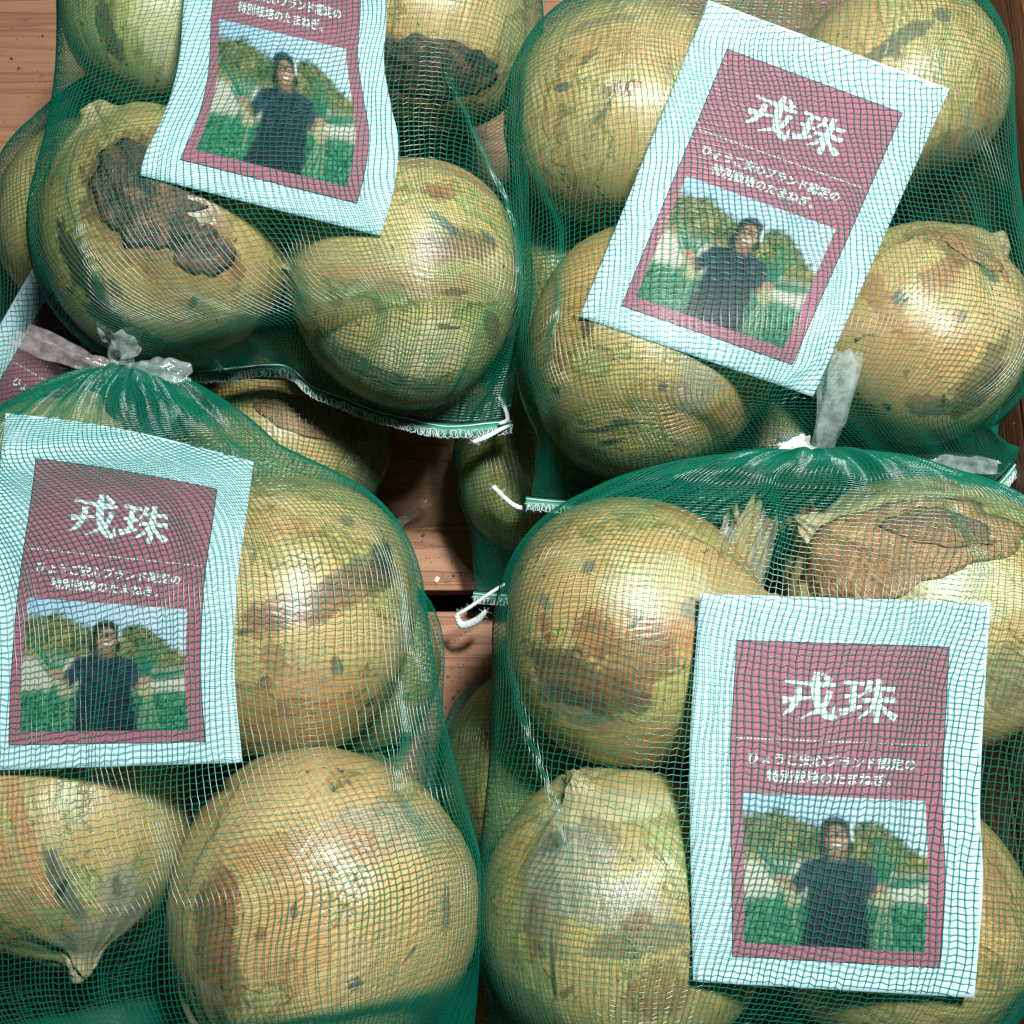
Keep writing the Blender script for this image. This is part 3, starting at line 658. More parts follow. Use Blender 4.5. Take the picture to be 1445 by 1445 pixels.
# ------------------------------------------------------------------ cards inside the bags
PH_W, PH_H = 184, 160
def paint_photo():
    """picture printed on the cards: a person in navy holding up two bunches of onions in front of a hill"""
    rng = np.random.default_rng(5)
    y, x = np.mgrid[0:1:PH_H * 1j, 0:1:PH_W * 1j]
    img = np.zeros((PH_H, PH_W, 3))
    def put(mask, col, a=1.0):
        m = np.clip(mask, 0, 1)[..., None] * a; img[:] = img * (1 - m) + np.array(col) * m
    def soft(d, s=.012): return 1 / (1 + np.exp(np.clip(d / s, -40, 40)))
    n1 = vnoise((PH_H, PH_W), (22, 26), rng); n2 = vnoise((PH_H, PH_W), (60, 70), rng); n3 = vnoise((PH_H, PH_W), (7, 8), rng)
    sky = np.stack([.30 + .13 * x, .46 + .10 * x, .66 + 0 * x], -1); img[:] = sky
    ridge = np.interp(x, [0, .12, .2, .33, .45, .62, .72, .85, .92, 1], [.13, .12, .10, .16, .20, .17, .16, .25, .33, .36]) + .02 * n2 + .015 * n1
    hill = np.stack([np.clip(.16 + .07 * n1 + .05 * n3 + .10 * n2, .01, 1), np.clip(.17 + .06 * n1 + .03 * n3 + .09 * n2, .01, 1), np.clip(.075 + .04 * n1 + .05 * n2, .01, 1)], -1)
    warm = np.clip((y - .22) * 5, 0, 1) * np.clip((.5 - y) * 8, 0, 1)
    hill = hill + warm[..., None] * np.array([.15, .10, .03]) * (.5 + .5 * n1[..., None])
    m = soft(ridge - y)[..., None]; img[:] = img * (1 - m) + np.clip(hill, .01, 1) * m
    put(soft(.50 + .03 * n1 - .06 * (x < .5) - y), (.62, .60, .52), .9)
    put(soft(np.abs(y - .53 - .0 * x) - .02) * (x > .72), (.03, .15, .09), .9)
    fld = np.stack([.05 + .05 * n2, .21 + .13 * n2 + .03 * n1, .12 + .08 * n2], -1)
    m = soft(.68 + .02 * n1 - y)[..., None]; img[:] = img * (1 - m) + np.clip(fld, .01, 1) * m
    def seg(ax, ay, bx, by, wa, wb):
        t = np.clip(((x - ax) * (bx - ax) + (y - ay) * (by - ay)) / ((bx - ax) ** 2 + (by - ay) ** 2), 0, 1)
        return np.hypot(x - ax - t * (bx - ax), y - ay - t * (by - ay)) - (wa + (wb - wa) * t)
    # bunches of leaves
    for ax, ay, bx, by in [(.20, .56, .02, .30), (.20, .56, .06, .34), (.2, .56, .11, .36), (.21, .56, .16, .34), (.22, .57, .22, .36), (.23, .57, .27, .38), (.18, .58, .10, .47), (.2, .6, .17, .84), (.21, .6, .22, .80)]:
        put(soft(seg(ax, ay, bx, by, .012, .005), .004), (.02, .17, .10))
        put(soft(seg(ax + .006, ay, bx + .008, by, .003, .002), .003), (.10, .32, .20), .7)
    for ax, ay, bx, by in [(.75, .55, .71, .27), (.75, .55, .74, .26), (.755, .55, .77, .27), (.76, .55, .81, .30), (.76, .55, .86, .33), (.77, .57, .99, .51), (.77, .58, .97, .54), (.76, .58, .95, .57), (.74, .55, .68, .40)]:
        put(soft(seg(ax, ay, bx, by, .013, .005), .004), (.02, .16, .095))
        put(soft(seg(ax + .006, ay, bx + .008, by, .003, .002), .003), (.09, .30, .18), .7)
    for ax, ay, bx, by in [(.70, .97, .75, .70), (.73, .98, .77, .70), (.82, .96, .79, .72), (.78, 1, .78, .72), (.28, .92, .27, .74)]:
        put(soft(seg(ax, ay, bx, by, .003, .003), .003), (.42, .42, .26), .8)
    # torso, sleeves
    n4 = vnoise((PH_H, PH_W), (34, 20), rng)
    k_ = np.clip(.85 + .35 * n1 + .35 * n4 + .25 * n2, .25, 2)[..., None]
    navy = np.array([.030, .044, .075]) * k_
    tor = np.maximum(np.abs(x - .505) - np.interp(y, [.38, .42, .47, .65, .8, 1], [.035, .115, .165, .160, .165, .195]), .385 - y)
    m = soft(tor, .005)[..., None]; img[:] = img * (1 - m) + navy * m
    for a in (seg(.365, .48, .275, .62, .058, .046), seg(.645, .48, .705, .63, .058, .046)):
        m = soft(a, .005)[..., None]; img[:] = img * (1 - m) + navy * 1.25 * m
    put(soft(np.maximum(np.abs(x - .50) - .165, .68 - y), .02), (.012, .016, .026), .6)
    put(soft(np.abs(seg(.345, .52, .36, .66, .001, .001)) - .004, .004), (.008, .01, .02), .8)
    put(soft(np.abs(seg(.655, .52, .65, .66, .001, .001)) - .004, .004), (.008, .01, .02), .8)
    put(soft(np.abs(x - .505) - .003, .003) * (y > .44) * (y < .68), (.008, .010, .02), .8)
    put(soft(np.maximum(np.abs(x - .60) - .045, np.abs(y - .56) - .004), .003), (.008, .01, .02), .7)
    put(soft(seg(.455, .395, .505, .45, .014, .010), .004), (.05, .07, .11)); put(soft(seg(.56, .395, .512, .45, .014, .010), .004), (.045, .065, .10))
    # forearms and hands closed round the stems, small onions below
    for a in (seg(.262, .625, .215, .575, .022, .020), seg(.712, .645, .745, .600, .022, .020)): put(soft(a, .005), (.34, .19, .125))
    for cx, cy in [(.205, .555), (.752, .588)]:
        put(soft(np.hypot((x - cx) / .036, (y - cy) / .030) - 1, .12), (.42, .25, .17))
        for q in range(4): put(soft(seg(cx - .026 + q * .015, cy - .012, cx - .022 + q * .015, cy + .020, .0065, .006), .003), (.52, .32, .23)); 
        for q in range(3): put(soft(seg(cx - .018 + q * .015, cy - .010, cx - .014 + q * .015, cy + .018, .001, .001), .002), (.18, .09, .06), .8)
    for cx, cy, r in [(.215, .622, .028), (.25, .665, .030), (.285, .70, .028), (.245, .715, .022), (.748, .648, .030), (.785, .675, .027), (.735, .692, .026), (.77, .715, .02)]:
        put(soft(np.hypot(x - cx, (y - cy) * .95) - r, .005), (.26, .25, .14)); put(soft(np.hypot(x - cx + .004, y - cy + .006) - r * .72, .007), (.50, .48, .32))
        put(soft(seg(cx, cy + r * .8, cx + .006, cy + r * 1.5, .003, .001), .003), (.4, .36, .24))
    # neck and head: dark hair, pale headband, glasses, open smile
    put(soft(np.maximum(np.abs(x - .512) - .036, np.abs(y - .375) - .045), .006), (.30, .16, .10))
    put(soft(np.hypot((x - .502) / .084, (y - .250) / .118) - 1, .04), (.016, .014, .015))
    put(soft(np.hypot((x - .428) / .024, (y - .345) / .050) - 1, .15), (.018, .016, .016))
    put(soft(np.hypot((x - .580) / .020, (y - .325) / .045) - 1, .15), (.018, .016, .016))
    put(soft(np.hypot((x - .508) / .060, (y - .278) / .088) - 1, .05), (.46, .27, .19))
    put(soft(np.hypot((x - .525) / .036, (y - .270) / .050) - 1, .25), (.60, .38, .28), .8)
    put(soft(np.hypot((x - .462) / .016, (y - .290) / .060) - 1, .3), (.26, .13, .09), .7)
    put(soft(np.maximum(np.hypot((x - .50) / .094, (y - .205) / .095) - 1, (y - .150 - .25 * (x - .5) ** 2) * 12), .05), (.30, .44, .64))
    put(soft(seg(.588, .19, .592, .28, .009, .009), .004), (.62, .72, .80), .9)
    put(soft(np.abs(np.hypot((x - .502) / .078, (y - .240) / .100) - 1) - .09, .05) * (y < .2), (.02, .02, .025))
    for ex in (.478, .540):
        put(soft(np.abs(np.maximum(np.abs(x - ex) / .026, np.abs(y - .252) / .019) - 1) - .20, .08), (.012, .011, .012))
        put(soft(np.hypot((x - ex) / .012, (y - .254) / .006) - 1, .2), (.05, .03, .025))
        put(soft(seg(ex - .02, .226, ex + .02, .224, .004, .003), .003), (.03, .022, .02), .8)
    put(soft(np.maximum(np.abs(x - .509) - .010, np.abs(y - .248) - .003), .003), (.012, .012, .012))
    put(soft(np.hypot((x - .512) / .012, (y - .287) / .016) - 1, .15), (.56, .34, .25)); put(soft(seg(.500, .300, .524, .300, .003, .003), .003), (.22, .10, .07))
    put(soft(np.hypot((x - .512) / .034, (y - .324) / .016) - 1, .12), (.16, .05, .045))
    put(soft(np.hypot((x - .512) / .029, (y - .319) / .008) - 1, .12), (.78, .74, .70))
    put(soft(seg(.474, .300, .470, .335, .003, .002), .003), (.24, .12, .085), .8); put(soft(seg(.548, .300, .554, .335, .003, .002), .003), (.26, .13, .09), .8)
    img[:] = np.where((img[..., 2:3] > .5) & (img[..., 2:3] > img[..., :1] * 1.25), img * .80, img ** 1.12 * .66)
    img[:] = img * (1 + .10 * rng.uniform(-1, 1, img.shape[:2])[..., None])
    return np.clip(img, 0.005, 1)
PHOTO = paint_photo()

def stroke(pts, ws, n=22):
    p = spline([(a, b, 0) for a, b in pts], n)[:, :2]
    wv = np.interp(np.linspace(0, 1, n), np.linspace(0, 1, len(ws)), ws) / 2 * 1.2
    t = np.gradient(p, axis=0); t /= np.linalg.norm(t, axis=1)[:, None] + 1e-9
    nn = np.stack([-t[:, 1], t[:, 0]], 1)
    wob = 1 + .07 * np.sin(np.linspace(0, 9, n) + pts[0][0])
    a = p + nn * (wv * wob)[:, None]; b = p - nn * (wv * wob)[:, None]
    return np.concatenate([a, p, b]), [(i, i + 1, n + i + 1, n + i) for i in range(n - 1)] + [(n + i, n + i + 1, 2 * n + i + 1, 2 * n + i) for i in range(n - 1)]
TITLE = [  # the two large characters as brush strokes, in picture units of the print
    ([(408, 266), (560, 276), (725, 282)], [14, 15, 30, 16]), ([(398, 382), (480, 374), (572, 360)], [34, 22, 12]),
    ([(492, 298), (490, 360), (455, 430), (405, 472)], [34, 38, 28, 8]), ([(602, 203), (600, 300), (620, 400), (668, 462), (728, 486)], [30, 44, 42, 40, 22]),
    ([(728, 486), (722, 440), (728, 405)], [26, 16, 6]), ([(694, 318), (650, 420), (515, 492)], [34, 28, 8]), ([(636, 213), (692, 262)], [16, 36]),
    ([(776, 258), (840, 264), (905, 268)], [24, 14, 22]), ([(782, 346), (890, 344)], [20, 18]), ([(838, 264), (836, 420)], [32, 36]), ([(760, 446), (830, 428), (898, 402)], [34, 24, 12]),
    ([(942, 246), (930, 290), (896, 334)], [28, 24, 8]), ([(932, 302), (1010, 296), (1098, 296)], [18, 16, 30]), ([(900, 368), (1000, 360), (1108, 360)], [22, 16, 32]),
    ([(996, 232), (994, 360), (990, 500)], [30, 38, 34]), ([(982, 378), (940, 430), (880, 478)], [30, 22, 8]), ([(1002, 378), (1050, 430), (1112, 472)], [10, 24, 42])]

def text_mesh(body):
    cu = bpy.data.curves.new('txt', 'FONT'); cu.body = body; cu.align_x = 'CENTER'; cu.offset = .010; cu.resolution_u = 2
    ob = bpy.data.objects.new('txt', cu); COL.objects.link(ob)
    dg = bpy.context.evaluated_depsgraph_get(); ev = ob.evaluated_get(dg); me = ev.to_mesh()
    V = np.array([tuple(v.co) for v in me.vertices]); F = [tuple(p.vertices) for p in me.polygons]
    ev.to_mesh_clear(); bpy.data.objects.remove(ob); bpy.data.curves.remove(cu)
    V = V[:, :2]; c = (V.max(0) + V.min(0)) / 2; s = V.max(0) - V.min(0)
    return (V - c) / s[0], F, s[1] / s[0]
TXT1 = text_mesh('ひょうご安心ブランド認定の')
TXT2 = text_mesh('特別栽培のたまねぎ。')

def path_at(pts, n):
    s = spline([(a, b, 0) for a, b in pts], 400)[:, :2]
    d = np.r_[0, np.cumsum(np.linalg.norm(np.diff(s, axis=0), axis=1))]; d /= d[-1]
    q = np.linspace(0, 1, n)
    return np.stack([np.interp(q, d, s[:, 0]), np.interp(q, d, s[:, 1])], 1)

class Card: pass
def make_card(left, right, net_bvh, onions, label, bow=0.0, gap=.0011, sig=2.0):
    NU, NV = 42, 58
    lp = path_at(left, NV); rp = path_at(right, NV)
    u = np.linspace(0, 1, NU)
    px = lp[:, None, :] * (1 - u)[None, :, None] + rp[:, None, :] * u[None, :, None]
    # corner lift of the top edge seen on the smiling man card
    if bow: px[:, :, 1] += bow * (np.sin(u * math.pi * 1.15) * 1.0)[None, :] * np.clip(1 - np.linspace(0, 1, NV) * 3.5, 0, 1)[:, None]
    D = np.full((NV, NU), np.nan); O = np.full((NV, NU), np.inf); dirs = np.zeros((NV, NU, 3))
    for i in range(NV):
        for j in range(NU):
            d = ray(*px[i, j]); dn = d.normalized(); dirs[i, j] = dn
            h = net_bvh.ray_cast(cam_loc, dn)
            if h[0] is not None: D[i, j] = h[3] + gap
            for o in onions:
                h = o.bvh.ray_cast(cam_loc, dn)
                if h[0] is not None: O[i, j] = min(O[i, j], h[3])
    if np.isnan(D).any():
        med = np.nanmedian(D)
        for _ in range(80):
            nan = np.isnan(D)
            if not nan.any(): break
            pad = np.pad(D, 1, constant_values=np.nan)
            st = np.stack([pad[:-2, 1:-1], pad[2:, 1:-1], pad[1:-1, :-2], pad[1:-1, 2:]])
            with np.errstate(all='ignore'):
                import warnings; warnings.simplefilter('ignore'); mm = np.nanmean(st, 0)
            D = np.where(nan, mm, D)
        D = np.where(np.isnan(D), med, D)
    for _ in range(3):
        D = smooth_axis(smooth_axis(D, sig, 0), sig, 1)
        D = np.minimum(D, O - .0007)
    D = smooth_axis(smooth_axis(D, 1.0, 0), 1.0, 1)
    D = np.minimum(D, O - .0005)
    G = np.array(cam_loc)[None, None] + dirs * D[..., None]
    du = np.gradient(G, axis=1); dv = np.gradient(G, axis=0)
    nn = np.cross(dv, du); nn /= np.linalg.norm(nn, axis=2)[..., None]
    if nn[..., 2].mean() < 0: nn = -nn
    c = Card(); c.G = G
    def M(uv, h):
        uv = np.asarray(uv, float); a = np.clip(uv[:, 0], 0, 1) * (NU - 1); b = np.clip(uv[:, 1], 0, 1) * (NV - 1)
        i = np.minimum(b.astype(int), NV - 2); j = np.minimum(a.astype(int), NU - 2); fb = (b - i)[:, None]; fa = (a - j)[:, None]
        def bl(Q): return (Q[i, j] * (1 - fa) + Q[i, j + 1] * fa) * (1 - fb) + (Q[i + 1, j] * (1 - fa) + Q[i + 1, j + 1] * fa) * fb
        return bl(G) + bl(nn) * h
    base = Vector(G.reshape(-1, 3).mean(0))
    root = thing('label_card', label, 'card', 'paper cards inside the onion bags', base)
    b0 = np.array(base)
    # paper: upper and lower face joined at the rim
    top = G.reshape(-1, 3) - b0; bot = (G - nn * .0003).reshape(-1, 3) - b0
    f1 = grid_faces(NV, NU)[:, ::-1]; f2 = grid_faces(NV, NU) + NV * NU
    rim = [i for i in range(NU)] + [i * NU + NU - 1 for i in range(1, NV)] + [(NV - 1) * NU + i for i in range(NU - 2, -1, -1)] + [i * NU for i in range(NV - 2, 0, -1)]
    f3 = np.array([(rim[k], rim[(k + 1) % len(rim)], rim[(k + 1) % len(rim)] + NV * NU, rim[k] + NV * NU) for k in range(len(rim))])
    mesh_np('paper', np.vstack([top, bot]), np.vstack([f1, f2, f3]), M_PAPER, root)
    def sheet(name, u0, u1, v0, v1, n, m, h, mat):
        a, b = np.meshgrid(np.linspace(u0, u1, n), np.linspace(v0, v1, m))
        return mesh_np(name, M(np.stack([a.ravel(), b.ravel()], 1), h) - b0, grid_faces(m, n)[:, ::-1], mat, root)
    U0, U1, V0, V1 = .142, .868, .118, .928
    e = .0038
    sheet('border_line', U0 - e, U1 + e, V0 - e * .75, V1 + e * .75, 40, 54, .00006, M_LINE)
    sheet('pink_panel', U0, U1, V0, V1, 40, 54, .00013, M_PINK)
    ph = sheet('photo_print', .182, .812, .508, .892, PH_W, PH_H, .00020, M_PHOTO)
    at = ph.data.color_attributes.new('print', 'FLOAT_COLOR', 'POINT')
    colr = np.ones((PH_H * PH_W, 4), np.float32); colr[:, :3] = PHOTO.reshape(-1, 3); at.data.foreach_set('color', colr.ravel())
    VV = []; FF = []
    for k, (pts, ws) in enumerate(TITLE):
        v, f = stroke(pts, ws)
        uv = np.stack([.505 + (v[:, 0] - 757) / 715 * .39, .252 + (v[:, 1] - 350) / 305 * .127], 1)
        q = M(uv, .00020 + k * .000006) - b0
        b = len(VV); VV += [tuple(s) for s in q]; FF += [tuple(i + b for i in t) for t in f]
    mesh_py('title_lettering', VV, FF, M_INK, root)
    for (v, f, asp), uc, vc, wd in ((TXT1, .488, .417, .575), (TXT2, .478, .4605, .425)):
        uv = np.stack([uc + v[:, 0] * wd, vc - v[:, 1] * wd * .73], 1)
        mesh_py('caption_lettering', M(uv, .00021) - b0, f, M_INK, root)
    # dotted rule
    VV = []; FF = []
    for k in range(58):
        uu = U0 + .02 + (U1 - U0 - .04) * k / 57
        q = M(np.array([(uu - .0033, .3655), (uu + .0033, .3655), (uu + .0033, .3685), (uu - .0033, .3685)]), .00021) - b0
        b = len(VV); VV += [tuple(s) for s in q]; FF.append((b, b + 1, b + 2, b + 3))
    mesh_py('dotted_rule', VV, FF, M_INK, root)
    c.bvh = BVHTree.FromPolygons([tuple(v) for v in G.reshape(-1, 3)], [tuple(f) for f in f1]); c.root = root; c.M = M
    return c

# ------------------------------------------------------------------ net bags
CELL = .00206
class Bag: pass
def hull2(pts):
    pts = sorted(map(tuple, pts)); 
    def half(ps):
        h = []
        for p in ps:
            while len(h) > 1 and (h[-1][0] - h[-2][0]) * (p[1] - h[-2][1]) - (h[-1][1] - h[-2][1]) * (p[0] - h[-2][0]) <= 1e-14: h.pop()
            h.append(p)
        return h
    lo = half(pts); up = half(pts[::-1])
    return lo, up[::-1]                        # both run from min s to max s
def resample(p, n):
    p = np.array(p); d = np.r_[0, np.cumsum(np.linalg.norm(np.diff(p, axis=0), axis=1))]
    q = np.linspace(0, d[-1], n)
    return np.stack([np.interp(q, d, p[:, 0]), np.interp(q, d, p[:, 1])], 1)

def bag_surface(keys, knot, hem, pad=.0017, puff=.008, gather=.62, seed=1, pleat=.0022, hem_gather=.72, taut=30, extra=(), sag=.10, dens=1.3, dens_hem=1.2):
    """lofted tube: knot -> tight wrap of the onions -> flat hem. returns (T,N,3); columns 0..N/2 run over the top"""
    rng = np.random.default_rng(seed)
    on = [ONIONS[k] for k in keys]
    sph = [(np.array(o.c), o.r + pad) for o in on]
    for o in on: sph += [(np.array(c), r + pad) for c, r in o.extra]
    for x, y, rp, z in extra: sph.append((np.array(P(x, y, z)), rp * px_size(x, y, z)))
    # the net runs nearly straight from onion to onion across the hollows
    nb = len(on)
    for i in range(nb):
        for j in range(i + 1, nb):
            (c1, r1), (c2, r2) = sph[i], sph[j]
            if np.linalg.norm(c1[:2] - c2[:2]) < 1.42 * (r1 + r2):
                for f in np.linspace(.08, .92, 15):
                    sph.append((c1 * (1 - f) + c2 * f, (r1 * (1 - f) + r2 * f) * (1 - sag * (4 * f * (1 - f)) ** 1.0)))
    hem = np.array([tuple(h) for h in hem]); K = np.array(knot)
    hm = hem.mean(0); a = hm - K; a[2] = 0; a /= np.linalg.norm(a); s = np.cross((0, 0, 1), a)
    o0 = K.copy(); o0[2] = 0
    S = [(c - o0) @ a for c, r in sph]; 
    ti = np.array(S); si = np.array([(c - o0) @ s for c, r in sph]); zi = np.array([c[2] for c, r in sph]); ri = np.array([r for c, r in sph])
    Lf = 1.04; ex = 2.1
    big = np.zeros(len(ri), bool); big[:nb] = True
    t0 = np.percentile((ti - gather * ri)[big], 20); t1 = np.percentile((ti + hem_gather * ri)[big], 80)
    t0 = (ti - gather * ri)[big].min() + .3 * (np.sort((ti - gather * ri)[big])[1] - (ti - gather * ri)[big].min())
    b_ = np.sort((ti + hem_gather * ri)[big]); t1 = b_[-1] - .3 * (b_[-1] - b_[-2])
    ts = np.arange(t0, t1, .0016)
    NH = 130
    th = np.linspace(0, 2 * math.pi, 44, endpoint=False); cs = np.stack([np.cos(th), np.sin(th)], 1)
    sl = []
    for t in ts:
        pts = []
        for k in range(len(ti)):
            q = abs(t - ti[k]) / (Lf * ri[k])
            if q < 1:
                rho = ri[k] * (1 - q ** ex) ** (1 / ex)
                pts.append(np.array([si[k], zi[k]]) + cs * rho)
        lo, up = hull2(np.vstack(pts))
        tp = resample(up, NH); bt = resample(lo[::-1], NH)
        loop = np.vstack([tp[:-1], bt[:-1]])
        sl.append(o0 + a * t + loop[:, :1] * s + loop[:, 1:] * np.array([0, 0, 1]))
    sl = np.array(sl); NN = sl.shape[1]
    for _ in range(taut):                    # the net is pulled straight across the hollows between the rows
        sm = smooth_axis(sl, 4.0, 0); nn_ = surf_normals(sl)
        dl = ((sm - sl) * nn_).sum(2, keepdims=True)
        lim = np.ones((len(sl), 1, 1)); lim[:4] = 0; lim[-4:] = 0
        sl = sl + nn_ * np.maximum(dl, 0) * lim
    sl = smooth_axis(sl, 1.5, 0)
    uu = np.linspace(0, 1, NN, endpoint=False)
    # gathered neck
    G = []
    ng = 34
    ring_r = .0045
    zax = np.array([0, 0, 1.0])
    ang = uu * 2 * math.pi
    ring = K + (-np.cos(ang))[:, None] * s * ring_r + np.sin(ang)[:, None] * zax * ring_r
    H0 = sl[0]
    plp = rng.uniform(0, 6.28, 6)
    for i in range(ng):
        f = 1 - i / ng                       # 1 at knot, 0 at wrap
        e = f ** 1.25
        p = H0 * (1 - e) + ring * e
        bul = math.sin(math.pi * min(1, f * 1.02)) ** .8
        outw = np.stack([np.zeros(NN), np.zeros(NN), np.clip(np.sin(ang), -.1, 1)], 1)
        p = p + outw * puff * bul - a * (.004 * bul)
        am = pleat * bul * (np.sin(23 * ang + plp[0] + 2 * f) + .8 * np.sin(37 * ang + plp[1] - 3 * f) + .9 * np.sin(11 * ang + plp[2] + f * 4)) * .5
        p = p + (zax * .8 - a * .5)[None] * am[:, None]
        G.append(p)
    # hem end
    hp = spline(hem, NH)
    line = np.vstack([hp[:-1], hp[::-1][:-1]])
    line = line + np.where((np.arange(NN) < NN // 2)[:, None], zax * .0006, -zax * .0006)
    H1 = sl[-1]; E = []
    nh = 26
    for i in range(1, nh + 1):
        f = i / nh; e = f ** 1.1 * (1 - .15 * math.sin(math.pi * f))
        am = .0012 * math.sin(math.pi * f) ** .8 * (np.sin(17 * ang + plp[3]) + .7 * np.sin(29 * ang + plp[4] + f * 2))
        E.append(H1 * (1 - e) + line * e + zax * am[:, None])
    SF = np.concatenate([np.array(G), sl, np.array(E)])
    SF = smooth_axis(SF, 2.2, 0)
    SF = smooth_axis(SF, 1.5, 1, True)
    b = Bag(); b.S = SF; b.a = a; b.s = s; b.hem = hp; b.K = K; b.n_g = ng; b.keys = keys; b.dens = dens; b.dens_hem = dens_hem; b.n_h = nh
    T = SF.shape[0]
    b.bvh = BVHTree.FromPolygons([tuple(v) for v in SF.reshape(-1, 3)], [tuple(f) for f in grid_faces(T, NN, True)])
    return b

def surf_normals(SF):
    dt = np.gradient(SF, axis=0); pad = np.concatenate([SF[:, -1:], SF, SF[:, :1]], 1); du = (pad[:, 2:] - pad[:, :-2])
    n = np.cross(dt, du); l = np.linalg.norm(n, axis=2)[..., None]; n = n / np.maximum(l, 1e-12)
    c = SF.mean(1, keepdims=True)
    if ((SF - c) * n).sum(2).mean() < 0: n = -n
    return n

def push_out(b, bvhs, gap):
    SF = b.S; n = surf_normals(SF); T, NN, _ = SF.shape
    for i in range(T):
        for j in range(NN):
            if j > NN * .56 and j < NN * .94: continue
            p = Vector(SF[i, j]); nn = Vector(n[i, j])
            if nn.length < .5: continue
            st = p + nn * .012; best = 0
            for bv, g in zip(bvhs, gap):
                h = bv.ray_cast(st, -nn, .012 + g)
                if h[0] is not None: best = max(best, .012 + g - h[3])
            if best > 0: SF[i, j] = p + nn * best
    b.S = SF

def thread_net(b, root, rad=.000148, seed=1, wob=1.0, creases=(), fine=True):
    rng = np.random.default_rng(seed)
    SF = b.S; T, NN, _ = SF.shape
    top = NN // 2
    # rows by mean length over the upper half, a little denser where the cloth is gathered
    seg = np.linalg.norm(np.diff(SF[:, :top], axis=0), axis=2)
    seg = np.percentile(seg, 70, axis=1)
    dens = np.ones(T - 1); dens[:b.n_g] = b.dens; dens[-b.n_h:] = b.dens_hem
    cum = np.r_[0, np.cumsum(seg * dens)]
    nr = int(cum[-1] / CELL)
    rowpos = np.interp(np.linspace(0, cum[-1], nr), cum, np.arange(T))
    per = np.linalg.norm(np.diff(SF[:, :top + 1], axis=1), axis=2).sum(1)
    nc_top = int(np.percentile(per, 60) / CELL)
    ct = np.linspace(0, top, nc_top, endpoint=False)
    cb = np.linspace(top, NN, max(8, nc_top // 8), endpoint=False)
    cols = np.r_[ct, cb]; nc = len(cols)
    B = SF
    nrm = surf_normals(SF)
    def ev(rf, cf, Q):
        rf = np.clip(rf, 0, T - 1.001); i = rf.astype(int); fr = (rf - i)[..., None]
        cf = np.mod(cf, NN); j = cf.astype(int) % NN; j2 = (j + 1) % NN; fc = (cf - np.floor(cf))[..., None]
        return (Q[i, j] * (1 - fc) + Q[i, j2] * fc) * (1 - fr) + (Q[i + 1, j] * (1 - fc) + Q[i + 1, j2] * fc) * fr
    cs = top / nc_top
    nzc = (vnoise((nr, nc), (7, 8), rng) * 2.2 + vnoise((nr, nc), (16, 22), rng) * .9 + vnoise((nr, nc), (45, 60), rng) * .30) * cs * wob
    nzr = vnoise((nr, nc), (8, 7), rng) * 1.5 * wob + vnoise((nr, nc), (20, 16), rng) * .55 + rng.uniform(-.09, .09, (nr, nc))
    nzc = smooth_axis(nzc, .8, 0); 
    taper = np.minimum(1, np.minimum(np.arange(nr), np.arange(nr)[::-1]) / 6)[:, None]; nzr = nzr * taper
    # creases: the lengthwise threads bunch up towards given lines
    SP = SF.reshape(-1, 3); rel = (SP - np.array(cam_loc)) @ np.array(CR)
    pxs = np.stack([(rel[:, 0] / -rel[:, 2] / (2 * TH) + .5) * 1445, (.5 - rel[:, 1] / -rel[:, 2] / (2 * TH)) * 1445], 1).reshape(T, NN, 2)
    for pts_, wd_, st_ in creases:
        rc = []
        for q in spline([(x, y, 0) for x, y in pts_], 24):
            dd = ((pxs[:, :top] - q[:2]) ** 2).sum(2); i_, j_ = np.unravel_index(dd.argmin(), dd.shape); rc.append((i_, j_))
        rc = np.array(sorted(rc), float); rc[:, 0] += np.arange(len(rc)) * 1e-4
        tr = np.interp(np.arange(nr), np.arange(nr), rowpos)
        cc_ = np.interp(tr, rc[:, 0], rc[:, 1]); env = np.clip((tr - rc[0, 0] + 6) / 10, 0, 1) * np.clip((rc[-1, 0] + 6 - tr) / 10, 0, 1)
        dcol = cols[None, :] - cc_[:, None]; ww_ = wd_ * cs
        nzc = nzc * (1 - env[:, None] * np.exp(-(dcol / (2 * ww_)) ** 2)) - dcol * st_ * env[:, None] * np.exp(-(dcol / ww_) ** 2)
    CC = cols[None, :] + nzc + rng.uniform(-.05, .05, (nr, nc)) * cs
    rr0 = np.arange(nr)[:, None] + nzr
    def rowmap(q): return np.interp(np.clip(q, 0, nr - 1), np.arange(nr), rowpos)
    V = []; F = []; base = 0
    def sweep(Pt, Nn, Tn, r, closed):
        """Pt (lines, pts, 3): three-sided threads"""
        nonlocal base
        Bn = np.cross(Nn, Tn); Bn /= np.maximum(np.linalg.norm(Bn, axis=2)[..., None], 1e-9)
        ring = np.stack([Pt - Nn * r * .45 + Bn * r * .95, Pt + Nn * r, Pt - Nn * r * .45 - Bn * r * .95], 2)   # l,p,3,3
        l, p = Pt.shape[:2]
        V.append(ring.reshape(-1, 3))
        i = np.arange(l)[:, None, None]; j = np.arange(p if closed else p - 1)[None, :, None]; k = np.arange(2)[None, None, :]
        j2 = (j + 1) % p; k2 = k + 1
        idx = lambda j_, k_: (i * p + j_) * 3 + k_
        F.append(np.stack([idx(j, k), idx(j, k2), idx(j2, k2), idx(j2, k)], -1).reshape(-1, 4) + base)
        base += l * p * 3
    # threads along the bag
    rf = rowmap(rr0); Pt = ev(rf, CC, B); Nn = ev(rf, CC, nrm)
    Pt = Pt + Nn * .00008
    Pt = Pt.transpose(1, 0, 2); Nn = Nn.transpose(1, 0, 2); Tn = np.gradient(Pt, axis=1)
    sweep(Pt, Nn, Tn, rad, False)
